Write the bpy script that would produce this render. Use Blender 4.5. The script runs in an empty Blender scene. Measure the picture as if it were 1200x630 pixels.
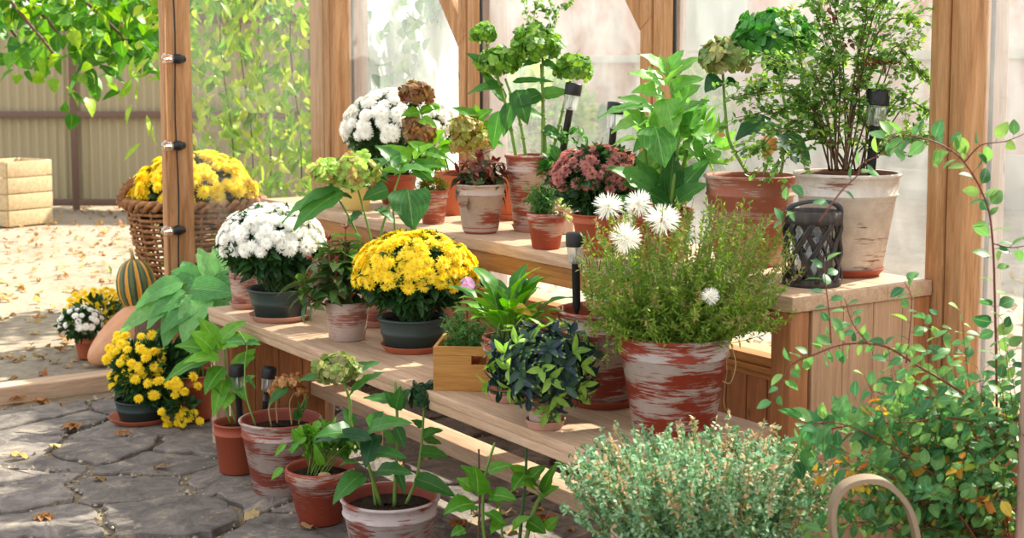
import bpy, math, random
import numpy as np
from mathutils import Vector, Matrix, Quaternion
rs = np.random.RandomState(7); random.seed(7)
PI = math.pi
COL = bpy.context.scene.collection
# ------------------------------------------------------------------ camera geometry (used to measure distances)
CAMH = 1.4; FPX = 1620.0; HORY = 86.0; PPY = 238.0
PITCH = math.atan((PPY-HORY)/FPX); FH = FPX/math.cos(PITCH); YAW = math.atan(1080/FH)
Fd = np.array([-math.cos(YAW), math.sin(YAW), 0.0]); Rt = np.array([math.sin(YAW), math.cos(YAW), 0.0]); Zu = np.array([0, 0, 1.0])
FW = Fd*math.cos(PITCH)-Zu*math.sin(PITCH); UP = Fd*math.sin(PITCH)+Zu*math.cos(PITCH); CAM = np.array([0, 0, CAMH])
def ray(x, y): return FW+Rt*(x-600)/FPX-UP*(y-PPY)/FPX
def onz(x, y, z): d = ray(x, y); return CAM+d*(z-CAMH)/d[2]
def onY(x, y, Y): d = ray(x, y); return CAM+d*Y/d[1]
def onX(x, y, X): d = ray(x, y); return CAM+d*X/d[0]
def hdist(p): return float(np.dot(np.asarray(p, float)[:3]-CAM, Fd))
def at(x, y, ref, off=0.0):
    """point seen at (x, y) at the distance of ref (plus off metres)"""
    D = (ref if isinstance(ref, (int, float)) else hdist(ref))+off
    d = ray(x, y); return CAM+d*D/np.dot(d, Fd)
def mpp(ref): return (ref if isinstance(ref, (int, float)) else hdist(ref))/FPX
H1, H2, YF = 0.522, 0.857, 2.412
# ------------------------------------------------------------------ mesh building
def nrm(a):
    a = np.asarray(a, float); return a/np.maximum(np.linalg.norm(a, axis=-1, keepdims=True), 1e-9)
class MB:
    def __init__(s): s.V = []; s.Q = []; s.T = []; s.A = []; s.n = 0
    def add(s, v, q=None, t=None, a=None):
        v = np.asarray(v, float).reshape(-1, 3)
        if q is not None and len(q): s.Q.append(np.asarray(q, np.int64).reshape(-1, 4)+s.n)
        if t is not None and len(t): s.T.append(np.asarray(t, np.int64).reshape(-1, 3)+s.n)
        if a is None: a = np.zeros((len(v), 3)); a[:, 0] = rs.rand()
        s.A.append(np.asarray(a, float)); s.V.append(v); s.n += len(v)
    def build(s, name, mat, parent=None, smooth=True, label=None, loc=None):
        V = np.concatenate(s.V); o0 = np.zeros(3)
        if loc is not None: o0 = np.asarray(loc, float)
        elif parent is not None: o0 = np.array(parent.get('_o', (0, 0, 0)), float)
        V = V-o0
        Q = np.concatenate(s.Q) if s.Q else np.zeros((0, 4), int); T = np.concatenate(s.T) if s.T else np.zeros((0, 3), int)
        me = bpy.data.meshes.new(name)
        me.vertices.add(len(V)); me.vertices.foreach_set('co', V.astype(np.float32).ravel())
        me.loops.add(Q.size+T.size); me.loops.foreach_set('vertex_index', np.concatenate([Q.ravel(), T.ravel()]).astype(np.int32))
        me.polygons.add(len(Q)+len(T))
        st = np.concatenate([np.arange(len(Q))*4, Q.size+np.arange(len(T))*3]).astype(np.int32)
        me.polygons.foreach_set('loop_start', st)
        me.polygons.foreach_set('loop_total', np.concatenate([np.full(len(Q), 4), np.full(len(T), 3)]).astype(np.int32))
        me.polygons.foreach_set('use_smooth', np.full(len(Q)+len(T), bool(smooth)))
        A = np.concatenate(s.A); C4 = np.ones((len(A), 4), np.float32); C4[:, :3] = A
        at_ = me.attributes.new('lc', 'FLOAT_COLOR', 'POINT'); at_.data.foreach_set('color', C4.ravel())
        me.update(calc_edges=True); me.validate()
        if mat: me.materials.append(mat)
        o = bpy.data.objects.new(name, me); COL.objects.link(o)
        if parent is not None: o.parent = parent
        if loc is not None: o.location = loc
        if label: o['label'] = label
        return o
def box(mb, c, s, rz=0.0, bev=0.0, M=None):
    x, y, z = [k/2 for k in s]; b = min(bev, x*.9, y*.9, z*.9)
    bm_v = []
    if b <= 0:
        v = np.array([[i*x, j*y, k*z] for k in (-1, 1) for j in (-1, 1) for i in (-1, 1)])
        q = [[0, 2, 3, 1], [4, 5, 7, 6], [0, 1, 5, 4], [2, 6, 7, 3], [0, 4, 6, 2], [1, 3, 7, 5]]; t = []
    else:
        import bmesh
        bm = bmesh.new(); bmesh.ops.create_cube(bm, size=1.0)
        for w in bm.verts: w.co = Vector((w.co.x*2*x, w.co.y*2*y, w.co.z*2*z))
        bmesh.ops.bevel(bm, geom=bm.edges[:], offset=b, segments=2, affect='EDGES', profile=.6)
        bm.verts.ensure_lookup_table(); bm.verts.index_update()
        v = np.array([w.co[:] for w in bm.verts]); q = []; t = []
        for f in bm.faces:
            ix = [w.index for w in f.verts]
            if len(ix) == 4: q.append(ix)
            elif len(ix) == 3: t.append(ix)
            else:
                for k in range(1, len(ix)-1): t.append([ix[0], ix[k], ix[k+1]])
        bm.free()
    if M is not None: v = v@np.asarray(M).T
    c_, s_ = math.cos(rz), math.sin(rz)
    v = v@np.array([[c_, s_, 0], [-s_, c_, 0], [0, 0, 1]])+np.asarray(c, float)
    mb.add(v, q, t)
def span(mb, a, b, bev=.003):
    a = np.asarray(a, float); b = np.asarray(b, float); box(mb, (a+b)/2, np.abs(b-a), bev=bev)
def beam(mb, p, q, w, h, bev=.003):
    """square bar from p to q"""
    p = np.asarray(p, float); q = np.asarray(q, float); d = q-p; L = np.linalg.norm(d); z = d/L
    u = np.cross([0, 0, 1.0], z) if abs(z[2]) < .95 else np.array([1.0, 0, 0]); u = nrm(u); v = np.cross(z, u)
    box(mb, (p+q)/2, (w, h, L), bev=bev, M=np.stack([u, v, z], 1))
def lathe(mb, prof, c=(0, 0, 0), seg=40, jit=0, axis=None):
    prof = np.asarray(prof, float); n = len(prof); a = np.arange(seg)*2*PI/seg
    R = prof[:, 0][:, None]; v = np.stack([R*np.cos(a), R*np.sin(a), np.repeat(prof[:, 1][:, None], seg, 1)], -1).reshape(-1, 3)
    if axis is not None:
        z = nrm(axis); u = nrm(np.cross(z, [0.3, 1, 0.1])); w = np.cross(z, u); v = v@np.stack([u, w, z], 0)
    i = np.arange(n-1)[:, None]*seg; j = np.arange(seg)[None]; k = (j+1) % seg
    q = np.stack([i+j, i+k, i+seg+k, i+seg+j], -1).reshape(-1, 4)
    mb.add(v+np.asarray(c, float), q)
def tube(mb, pts, rad, seg=6, cap=True):
    P = np.asarray(pts, float); n = len(P); rad = np.full(n, rad) if np.isscalar(rad) else np.asarray(rad, float)
    T = nrm(np.gradient(P, axis=0)); u = np.cross(T[0], [0, 0, 1.0])
    if np.linalg.norm(u) < .1: u = np.cross(T[0], [1.0, 0, 0])
    u = nrm(u); U = []
    for k in range(n):
        u = nrm(u-T[k]*np.dot(u, T[k])); U.append(u)
    U = np.array(U); W = np.cross(T, U); a = np.arange(seg)*2*PI/seg
    v = (P[:, None]+rad[:, None, None]*(U[:, None]*np.cos(a)[None, :, None]+W[:, None]*np.sin(a)[None, :, None])).reshape(-1, 3)
    i = np.arange(n-1)[:, None]*seg; j = np.arange(seg)[None]; k = (j+1) % seg
    q = np.stack([i+j, i+k, i+seg+k, i+seg+j], -1).reshape(-1, 4)
    t = []
    if cap:
        v = np.concatenate([v, P[:1], P[-1:]]); b = (n-1)*seg
        for m in range(seg): t += [[n*seg, (m+1) % seg, m], [n*seg+1, b+m, b+(m+1) % seg]]
    mb.add(v, q, t)
def curve(pts, n=14):
    """smooth Catmull-Rom through pts"""
    P = np.asarray(pts, float)
    if len(P) == 2: return np.linspace(P[0], P[1], n)
    P = np.concatenate([[2*P[0]-P[1]], P, [2*P[-1]-P[-2]]]); out = []; m = len(P)-3
    for k in range(m):
        a, b, c, d = P[k:k+4]; tt = np.linspace(0, 1, max(3, n//m+1), endpoint=(k == m-1))[:, None]
        out.append(.5*((2*b)+(-a+c)*tt+(2*a-5*b+4*c-d)*tt**2+(-a+3*b-3*c+d)*tt**3))
    return np.concatenate(out)
# ------------------------------------------------------------------ leaves: many copies of one curved blade in one numpy step
def wprof(t, kind):
    if kind == 'oval': return np.sin(PI*np.clip(t, 0, 1)**.8)**.75
    if kind == 'heart': return np.sin(PI*np.clip(t, 0, 1)**.58)**.8
    if kind == 'lance': return np.sin(PI*t**.85)**1.1
    if kind == 'strap': return (np.clip(t*6, 0, 1)*np.clip((1-t)*2.2, 0, 1)**.7)*.9+.05
    if kind == 'spoon': return np.sin(PI*np.clip(t, 0, 1)**1.8)**.7+.08*(1-t)
    if kind == 'petal': return np.clip(t*3+.35, 0, 1)*np.clip((1.02-t)*3.2, 0, 1)**.5
    return np.ones_like(t)
_tp = {}
def tpl(n, kind, cols=3, wavy=0.0):
    key = (n, kind, cols, wavy)
    if key in _tp: return _tp[key]
    t = np.linspace(0, 1, n+1); w = np.maximum(wprof(t, kind), .04); xs = np.linspace(-1, 1, cols)
    v = np.array([[x*w[k]*.5, t[k], wavy*math.sin(k*2.1+x*1.3)*abs(x)] for k in range(n+1) for x in xs])
    at_ = np.array([[0, x, t[k]] for k in range(n+1) for x in xs])
    q = [[k*cols+j, k*cols+j+1, (k+1)*cols+j+1, (k+1)*cols+j] for k in range(n) for j in range(cols-1)]
    _tp[key] = (v, np.array(q), at_); return _tp[key]
def leaves(mb, T, P, D, U, L, W, droop=.6, fold=.25, rnd=None, cup=0.0):
    v, q, a = T; P = np.asarray(P, float).reshape(-1, 3); N = len(P)
    if N == 0: return
    f = lambda x: (np.full(N, x, float) if np.isscalar(x) else np.asarray(x, float))
    D = nrm(np.broadcast_to(np.asarray(D, float), (N, 3))); U = np.broadcast_to(np.asarray(U, float), (N, 3))
    X = np.cross(D, U); bad = np.linalg.norm(X, axis=1) < .05; X[bad] = np.cross(D[bad], [.9, .1, .3]); X = nrm(X); Z = np.cross(X, D)
    L, W, dr, fo = f(L), f(W), f(droop), f(fold); dr = np.where(np.abs(dr) < .02, .02, dr)
    t = v[:, 1][None]; y = np.sin(dr[:, None]*t)/dr[:, None]; z = -(1-np.cos(dr[:, None]*t))/dr[:, None]
    z = z*L[:, None]+np.abs(v[:, 0])[None]*W[:, None]*fo[:, None]*2+v[:, 2][None]*W[:, None]
    V = P[:, None]+X[:, None]*(v[:, 0][None]*W[:, None])[..., None]+D[:, None]*(y*L[:, None])[..., None]+Z[:, None]*z[..., None]
    r = rs.rand(N) if rnd is None else f(rnd)
    A = np.broadcast_to(a[None], (N, len(a), 3)).copy(); A[:, :, 0] = r[:, None]
    Q = (q[None]+(np.arange(N)*len(v))[:, None, None]).reshape(-1, 4)
    mb.add(V.reshape(-1, 3), Q, None, A.reshape(-1, 3))
def rdir(n, up=0.0, spread=1.0):
    d = rs.randn(n, 3)*spread; d[:, 2] += up; return nrm(d)
# ------------------------------------------------------------------ objects
def thing(name, label, cat, loc, group=None, rz=0.0):
    o = bpy.data.objects.new(name, None); COL.objects.link(o); o.location = [float(k) for k in loc]; o.empty_display_size = .05
    o['_o'] = [float(k) for k in loc]; o['label'] = label; o['category'] = cat
    if group: o['group'] = group
    return o
def tag(o, label, cat, group=None, kind=None):
    o['label'] = label; o['category'] = cat
    if group: o['group'] = group
    if kind: o['kind'] = kind
    return o
def struct(o, label=None):
    o['kind'] = 'structure'
    if label: o['label'] = label
    return o
# ------------------------------------------------------------------ materials
def rgb(h):
    h = h.lstrip('#'); c = [int(h[i:i+2], 16)/255 for i in (0, 2, 4)]
    return tuple((x/12.92 if x <= .04045 else ((x+.055)/1.055)**2.4) for x in c)+(1,)
class NT:
    def __init__(s, name):
        s.m = bpy.data.materials.new(name); s.m.use_nodes = True; s.t = s.m.node_tree; s.t.nodes.clear(); s.out = s.n('ShaderNodeOutputMaterial')
    def n(s, ty, **k):
        x = s.t.nodes.new(ty)
        for a, b in k.items():
            if a.startswith('i_'):
                key = a[2:]; key = int(key) if key.isdigit() else key.replace('_', ' '); x.inputs[key].default_value = b
            else: setattr(x, a, b)
        return x
    def l(s, a, ao, b, bi): s.t.links.new(a.outputs[ao], b.inputs[bi])
    def ramp(s, stops, src=None, so=0):
        r = s.n('ShaderNodeValToRGB'); e = r.color_ramp.elements
        while len(e) < len(stops): e.new(.5)
        for k, (p, c) in enumerate(stops): e[k].position = p; e[k].color = rgb(c) if isinstance(c, str) else (c, c, c, 1)
        if src: s.l(src, so, r, 0)
        return r
    def coords(s, scale=(1, 1, 1), kind='Object', rot=(0, 0, 0)):
        c = s.n('ShaderNodeTexCoord'); m = s.n('ShaderNodeMapping'); m.inputs['Scale'].default_value = scale; m.inputs['Rotation'].default_value = rot
        s.l(c, kind, m, 0); return m
    def noise(s, vec, scale=5, detail=4, rough=.6, dist=0):
        x = s.n('ShaderNodeTexNoise'); x.inputs['Scale'].default_value = scale; x.inputs['Detail'].default_value = detail
        x.inputs['Roughness'].default_value = rough; x.inputs['Distortion'].default_value = dist
        if vec: s.l(vec, 0, x, 'Vector')
        return x
    def mixc(s, fac, a, b, mode='MIX'):
        m = s.n('ShaderNodeMix'); m.data_type = 'RGBA'; m.blend_type = mode
        for v, k in ((fac, 0), (a, 6), (b, 7)):
            if isinstance(v, tuple) and hasattr(v[0], 'outputs'): s.t.links.new(v[0].outputs[v[1]], m.inputs[k])
            elif isinstance(v, str): m.inputs[k].default_value = rgb(v)
            else: m.inputs[k].default_value = v
        return m
    def pbr(s, col=None, rough=.6, bump=None, bd=.01, bs=.5, spec=.4, **k):
        p = s.n('ShaderNodeBsdfPrincipled'); p.inputs['Roughness'].default_value = rough; p.inputs['Specular IOR Level'].default_value = spec
        if isinstance(col, str): p.inputs['Base Color'].default_value = rgb(col)
        elif col is not None: s.t.links.new(col[0].outputs[col[1]], p.inputs['Base Color'])
        if bump is not None:
            b = s.n('ShaderNodeBump'); b.inputs['Strength'].default_value = bs; b.inputs['Distance'].default_value = bd
            s.t.links.new(bump[0].outputs[bump[1]], b.inputs['Height']); s.l(b, 0, p, 'Normal')
        for a, b in k.items(): p.inputs[a.replace('_', ' ')].default_value = b
        return p
    def done(s, sh, o=0): s.l(sh, o, s.out, 0); return s.m
def plain(name, col, rough=.6, metal=0.0, var=.12, spec=.4):
    t = NT(name); v = t.noise(t.coords(), 35, 5); m = t.mixc((v, 0), col, col); m.blend_type = 'MIX'
    a = rgb(col); m.inputs[6].default_value = tuple(min(1, c*(1+var)) for c in a[:3])+(1,); m.inputs[7].default_value = tuple(c*(1-var) for c in a[:3])+(1,)
    p = t.pbr((m, 2), rough, bump=(v, 0), bd=.001, bs=.3, spec=spec); p.inputs['Metallic'].default_value = metal
    return t.done(p)
def wood(name, c1, c2, c3, axis='X', rough=.6, knots=True, scale=1.0, seed=0.0):
    t = NT(name); sc = {'X': (1.2, 16, 16), 'Y': (16, 1.2, 16), 'Z': (16, 16, 1.2)}[axis]
    m = t.coords(tuple(k*scale for k in sc)); m.inputs['Location'].default_value = (seed, seed*1.7, seed*.6)
    g = t.noise(m, 2.2, 6, .65, .6); r = t.ramp([(.28, c1), (.5, c2), (.72, c3)], g)
    m2 = t.coords(tuple(k*scale*3.5 for k in sc)); f = t.noise(m2, 3.5, 3, .7)
    fr = t.ramp([(.35, .78), (.65, 1.0)], f); mx = t.mixc(1.0, (r, 0), (fr, 0), 'MULTIPLY')
    last = mx
    if knots:
        sk = {'X': (1.1, 3, 3), 'Y': (3, 1.1, 3), 'Z': (3, 3, 1.1)}[axis]
        mk = t.coords(tuple(k*1.7 for k in sk)); vo = t.n('ShaderNodeTexVoronoi'); vo.inputs['Scale'].default_value = 1.6; t.l(mk, 0, vo, 'Vector')
        kr = t.ramp([(.03, .35), (.075, 1.0)], vo, 0); last = t.mixc(1.0, (mx, 2), (kr, 0), 'MULTIPLY')
    p = t.pbr((last, 2), rough, bump=(f, 0), bd=.0015, bs=.35, spec=.3)
    return t.done(p)
def washed(name, cov=.5, base='#a8492c', base2='#7e3422', wash='#cdbfb6', seed=0.0, top=.0):
    """terracotta brushed with white paint in broken horizontal strokes"""
    t = NT(name); m = t.coords((9, 9, 120)); m.inputs['Location'].default_value = (seed, seed*.7, seed*1.3)
    s1 = t.noise(m, 1.6, 6, .72); m2 = t.coords((4.5, 4.5, 12)); m2.inputs['Location'].default_value = (seed*2, seed, seed)
    s2 = t.noise(m2, 1.5, 3, .5); m3 = t.coords((14, 14, 14)); s3 = t.noise(m3, 2.5, 5, .7)
    ad = t.n('ShaderNodeMath', operation='ADD'); t.l(s1, 0, ad, 0); t.l(s2, 0, ad, 1)
    th = 1.0+(.5-cov)*.42
    k = t.ramp([(max(0, th/2-.022), 0.0), (min(1, th/2+.03), .9)])
    hf = t.n('ShaderNodeMath', operation='MULTIPLY', i_1=.5); t.l(ad, 0, hf, 0); t.l(hf, 0, k, 0)
    at_ = t.n('ShaderNodeAttribute', attribute_name='lc'); se = t.n('ShaderNodeSeparateColor'); t.l(at_, 'Color', se, 0); iv = t.n('ShaderNodeMath', operation='SUBTRACT', i_0=1.0); t.l(se, 1, iv, 1)
    kk = t.n('ShaderNodeMath', operation='MULTIPLY'); t.l(k, 0, kk, 0); t.l(iv, 0, kk, 1); k = kk; b = t.mixc((s3, 0), base, base2); w = t.mixc((s3, 0), wash, '#a99a90'); c = t.mixc((k, 0), (b, 2), (w, 2))
    p = t.pbr((c, 2), .62, bump=(s1, 0), bd=.002, bs=.45, spec=.3)
    return t.done(p)
def leafm(name, cols, vein='#9fbf6a', veinw=.10, trans=.38, rough=.42, edge=None, edgew=.75, tint=None, spec=.35, veinmix=.55, ribs=0, ribmix=.16, tip=None, hue=.487, tval=1.6):
    """leaf: colour by leaf, paler midrib, optional coloured edge or tip, light passes through the blade"""
    t = NT(name); a = t.n('ShaderNodeAttribute', attribute_name='lc'); sp = t.n('ShaderNodeSeparateColor'); t.l(a, 'Color', sp, 0)
    n = len(cols); r = t.ramp([(k/max(1, n-1), c) for k, c in enumerate(cols)], sp, 0)
    ab = t.n('ShaderNodeMath', operation='ABSOLUTE'); t.l(sp, 1, ab, 0)
    ns = t.noise(t.coords(), 60, 3); nr = t.ramp([(.3, .82), (.7, 1.1)], ns); c0 = t.mixc(1.0, (r, 0), (nr, 0), 'MULTIPLY'); last = (c0, 2)
    if vein:
        vr = t.ramp([(0, veinmix), (veinw, 0.0)], ab); last = (t.mixc((vr, 0), last, vein), 2)
    if ribs:
        w = t.n('ShaderNodeMath', operation='MULTIPLY', i_1=float(ribs)); t.l(ab, 0, w, 0)
        w2 = t.n('ShaderNodeMath', operation='MULTIPLY', i_1=float(-ribs*.9)); t.l(sp, 2, w2, 0)
        w3 = t.n('ShaderNodeMath', operation='ADD'); t.l(w, 0, w3, 0); t.l(w2, 0, w3, 1)
        sn = t.n('ShaderNodeMath', operation='SINE'); t.l(w3, 0, sn, 0); rr = t.ramp([(.75, 0.0), (1.0, ribmix)], sn); last = (t.mixc((rr, 0), last, vein or '#9fbf6a'), 2)
    if edge:
        er = t.ramp([(edgew, 0.0), (min(1, edgew+.18), 1.0)], ab); last = (t.mixc((er, 0), last, edge), 2)
    if tip:
        tr_ = t.ramp([(tip[1], 0.0), (min(1, tip[1]+.3), 1.0)], sp, 2); last = (t.mixc((tr_, 0), last, tip[0]), 2)
    p = t.pbr(last, rough, spec=spec, bump=(ns, 0), bd=.001, bs=.2)
    tr = t.n('ShaderNodeBsdfTranslucent'); hs = t.n('ShaderNodeHueSaturation'); hs.inputs['Saturation'].default_value = 1.1; hs.inputs['Value'].default_value = tval; hs.inputs['Hue'].default_value = hue
    t.t.links.new(last[0].outputs[last[1]], hs.inputs['Color']); t.l(hs, 0, tr, 0)
    mx = t.n('ShaderNodeMixShader'); mx.inputs[0].default_value = trans; t.l(p, 0, mx, 1); t.l(tr, 0, mx, 2)
    return t.done(mx)
EXPO = 0.52; SKYS = .12; AMB = .85; SUN = 9.0; SUNX = .07; SUNE = 43
# ================================================================== camera, light
cd = bpy.data.cameras.new('camera'); cam = bpy.data.objects.new('camera', cd); COL.objects.link(cam)
cd.lens = 36*FPX/1200; cd.sensor_width = 36; cd.shift_y = -(315-PPY)/1200; cd.clip_end = 300; cd.clip_start = .05
cam.matrix_world = Matrix(((Rt[0], UP[0], -FW[0], 0), (Rt[1], UP[1], -FW[1], 0), (Rt[2], UP[2], -FW[2], CAMH), (0, 0, 0, 1)))
cd.dof.use_dof = True; cd.dof.focus_distance = 3.9; cd.dof.aperture_fstop = 6.3
sc = bpy.context.scene; sc.camera = cam
sc.view_settings.view_transform = 'Standard'; sc.view_settings.look = 'None'; sc.view_settings.exposure = EXPO; sc.view_settings.gamma = 1
sc.view_settings.use_curve_mapping = False
w = bpy.data.worlds.new('world'); sc.world = w; w.use_nodes = True; nt = w.node_tree; nt.nodes.clear()
bg = nt.nodes.new('ShaderNodeBackground'); bg2 = nt.nodes.new('ShaderNodeBackground'); ad = nt.nodes.new('ShaderNodeAddShader')
sky = nt.nodes.new('ShaderNodeTexSky'); sky.sky_type = 'NISHITA'; sky.sun_disc = False; sky.sun_elevation = math.radians(40); sky.sun_rotation = 0
sky.dust_density = 3; sky.air_density = 1
bg.inputs[1].default_value = SKYS; nt.links.new(sky.outputs[0], bg.inputs[0])
bg2.inputs[0].default_value = (1.0, .965, .9, 1); bg2.inputs[1].default_value = AMB
wo = nt.nodes.new('ShaderNodeOutputWorld'); nt.links.new(bg.outputs[0], ad.inputs[0]); nt.links.new(bg2.outputs[0], ad.inputs[1]); nt.links.new(ad.outputs[0], wo.inputs[0])
sl = bpy.data.lights.new('sun', 'SUN'); sl.energy = SUN; sl.angle = math.radians(.8); sl.color = (1, .93, .80); so = bpy.data.objects.new('sun', sl); COL.objects.link(so)
sdir = Vector((SUNX, -1.0, -math.tan(math.radians(SUNE))*math.hypot(SUNX, 1))); so.rotation_euler = sdir.to_track_quat('-Z', 'Y').to_euler(); so.location = (-6, 12, 12)
# ================================================================== materials of the setting
W = {}
for ax in 'XYZ':
    W['post'+ax] = wood('wood_post_'+ax, '#93663d', '#b8875a', '#cb9f74', ax, .6)
    W['shelf'+ax] = wood('wood_shelf_'+ax, '#b18d6e', '#c6a486', '#d4b79a', ax, .55, seed=2)
    W['amber'+ax] = wood('wood_amber_'+ax, '#8f5c2a', '#b27b40', '#c18d52', ax, .5, seed=5)
    W['panel'+ax] = wood('wood_panel_'+ax, '#875432', '#a66c42', '#b87e54', ax, .6, seed=8)
    W['side'+ax] = wood('wood_side_'+ax, '#a57f62', '#b8916f', '#c49e7c', ax, .6, seed=9)
    W['pale'+ax] = wood('wood_pale_'+ax, '#b99e76', '#d0b78e', '#ddc7a2', ax, .6, seed=11)
    W['grey'+ax] = wood('wood_grey_'+ax, '#93786a', '#a98d7c', '#b99e8c', ax, .6, seed=13)
M_black = plain('black_plastic', '#1c1d1f', .45)
M_rubber = plain('dark_seal', '#23231f', .6)
def glass_mat(name, haze0, haze1, tint=(.96, .98, .97), scale=1.2):
    t = NT(name); m = t.coords((1, 1, .8)); a = t.noise(m, scale*1.3, 6, .65, .6); m2 = t.coords((6, 6, 2.2)); b = t.noise(m2, 2, 4, .6)
    sm = t.n('ShaderNodeMath', operation='MULTIPLY'); t.l(a, 0, sm, 0); t.l(b, 0, sm, 1)
    r = t.ramp([(.10, haze0), (.42, haze1)], sm)
    tr = t.n('ShaderNodeBsdfTransparent'); tr.inputs[0].default_value = (*tint, 1)
    gl = t.n('ShaderNodeBsdfGlossy'); gl.inputs['Roughness'].default_value = .02; fr = t.n('ShaderNodeLayerWeight', i_Blend=.5); fp = t.n('ShaderNodeMath', operation='POWER', i_1=5.0); t.l(fr, 1, fp, 0)
    fm = t.n('ShaderNodeMath', operation='MULTIPLY_ADD', i_1=.9, i_2=.04); t.l(fp, 0, fm, 0)
    m1 = t.n('ShaderNodeMixShader'); t.l(fm, 0, m1, 0); t.l(tr, 0, m1, 1); t.l(gl, 0, m1, 2)
    tl = t.n('ShaderNodeBsdfTranslucent'); tl.inputs[0].default_value = (.93, .95, .95, 1); df = t.n('ShaderNodeBsdfDiffuse'); df.inputs[0].default_value = (.85, .88, .9, 1)
    hz = t.n('ShaderNodeMixShader'); hz.inputs[0].default_value = .35; t.l(tl, 0, hz, 1); t.l(df, 0, hz, 2)
    m3 = t.n('ShaderNodeMixShader'); t.l(r, 0, m3, 0); t.l(m1, 0, m3, 1); t.l(hz, 0, m3, 2)
    return t.done(m3)
M_glass = glass_mat('dusty_window_glass', .03, .13); M_glass_end = glass_mat('end_window_glass', .005, .06)
# ================================================================== ground
def ground_mat(name, c, sc_=3.0, bd=.01):
    t = NT(name); v = t.coords(); a = t.noise(v, sc_, 6, .65); r = t.ramp([(k/(len(c)-1)*.5+.25, x) for k, x in enumerate(c)], a)
    b = t.noise(v, sc_*22, 4, .7); br = t.ramp([(.3, .7), (.7, 1.15)], b); m = t.mixc(1.0, (r, 0), (br, 0), 'MULTIPLY')
    return t.done(t.pbr((m, 2), .9, bump=(b, 0), bd=bd, bs=.8, spec=.15))
M_yard = ground_mat('yard_gravel', ['#7d7364', '#9f9381', '#8f8371', '#b5a995'], 1.1)
M_joint = ground_mat('sandy_soil', ['#7d6e5a', '#a5947a', '#8f8069', '#bdad92'], 4)
def grid_plane(name, x0, x1, y0, y1, z, mat, step=.5, amp=0.0):
    nx = int((x1-x0)/step)+1; ny = int((y1-y0)/step)+1; X, Y = np.meshgrid(np.linspace(x0, x1, nx), np.linspace(y0, y1, ny))
    Zz = z+amp*(np.sin(X*1.7+Y*.6)*np.cos(Y*1.3-X*.4)); v = np.stack([X, Y, Zz], -1).reshape(-1, 3)
    i = (np.arange(ny-1)[:, None]*nx+np.arange(nx-1)[None]).ravel(); mb = MB(); mb.add(v, np.stack([i, i+1, i+nx+1, i+nx], 1)); return mb.build(name, mat)
struct(grid_plane('ground', -40, 12, -16, 34, -.028, M_yard, 1.0, 0), 'gravelly yard outside the greenhouse')
# flagstones: clipped cells, each with its own outline, height and softened rim
def clip(poly, nx, ny, d):
    out = []; n = len(poly)
    for k in range(n):
        a = poly[k]; b = poly[(k+1) % n]; da = a[0]*nx+a[1]*ny-d; db = b[0]*nx+b[1]*ny-d
        if da <= 0: out.append(a)
        if (da < 0 < db) or (db < 0 < da): t = da/(da-db); out.append((a[0]+t*(b[0]-a[0]), a[1]+t*(b[1]-a[1])))
    return out
r2 = random.Random(21); pts = []; sx, sy = .46, .25
for i in range(-3, 24):
    for j in range(-10, 22):
        u = (i+.5*(j % 2))*sx+r2.uniform(-.22, .22); v = j*sy+r2.uniform(-.13, .13); c_, s_ = math.cos(.15), math.sin(.15)
        pts.append((-6.6+u*s_+v*c_*1.0+.0, -1.9+u*c_-v*s_+1.6))
fm = MB()
for (px, py_) in pts:
    if not (-6.05 < px < .5 and -1.4 < py_ < 2.98): continue
    poly = [(px-.6, py_-.6), (px+.6, py_-.6), (px+.6, py_+.6), (px-.6, py_+.6)]
    for (qx, qy) in pts:
        dx, dy = qx-px, qy-py_; dd = math.hypot(dx, dy)
        if 1e-6 < dd < 1.0:
            nx, ny = dx/dd, dy/dd; poly = clip(poly, nx, ny, px*nx+py_*ny+dd/2)
            if len(poly) < 3: break
    poly = clip(poly, -1, 0, 6.07); poly = clip(poly, 0, 1, 2.96)
    if len(poly) < 3: continue
    P = np.array(poly); cc = P.mean(0); ring = []
    for k in range(len(P)):
        a, b = P[k], P[(k+1) % len(P)]; m = max(1, int(np.linalg.norm(b-a)/.035))
        for q in range(m): ring.append(a+(b-a)*q/m)
    ring = np.array(ring)
    if len(ring) < 6: continue
    g = r2.uniform(.008, .020); ring = cc+(ring-cc)*(1-g/np.maximum(np.linalg.norm(ring-cc, axis=1, keepdims=True), .05))
    ring = ring+.010*np.stack([np.sin(ring[:, 1]*31+ring[:, 0]*17), np.sin(ring[:, 0]*29-ring[:, 1]*13)], 1)
    ring += rs.randn(*ring.shape)*.005; n = len(ring)
    h = r2.uniform(-.009, .009); tx, ty = r2.uniform(-.03, .03), r2.uniform(-.03, .03)
    zf = lambda R, dz: np.concatenate([R, (h+dz+(R-cc)@np.array([tx, ty]))[:, None]], 1)
    rs_ = ring; r0 = zf(cc+(ring-cc)*1.0, -.03); r1 = zf(ring, -.006); r3 = zf(cc+(ring-cc)*.97, -.001); r4 = zf(cc+(ring-cc)*.6, 0); r4[:, 2] += rs.randn(n)*.0015
    v = np.concatenate([r0, r1, r3, r4, [[cc[0], cc[1], h]]]); k = np.arange(n); k2 = (k+1) % n
    q = np.concatenate([np.stack([a*n+k, a*n+k2, (a+1)*n+k2, (a+1)*n+k], 1) for a in range(3)]); t = np.stack([3*n+k, 3*n+k2, np.full(n, 4*n)], 1)
    A = np.zeros((len(v), 3)); A[:, 0] = r2.random(); fm.add(v, q, t, A)
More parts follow.
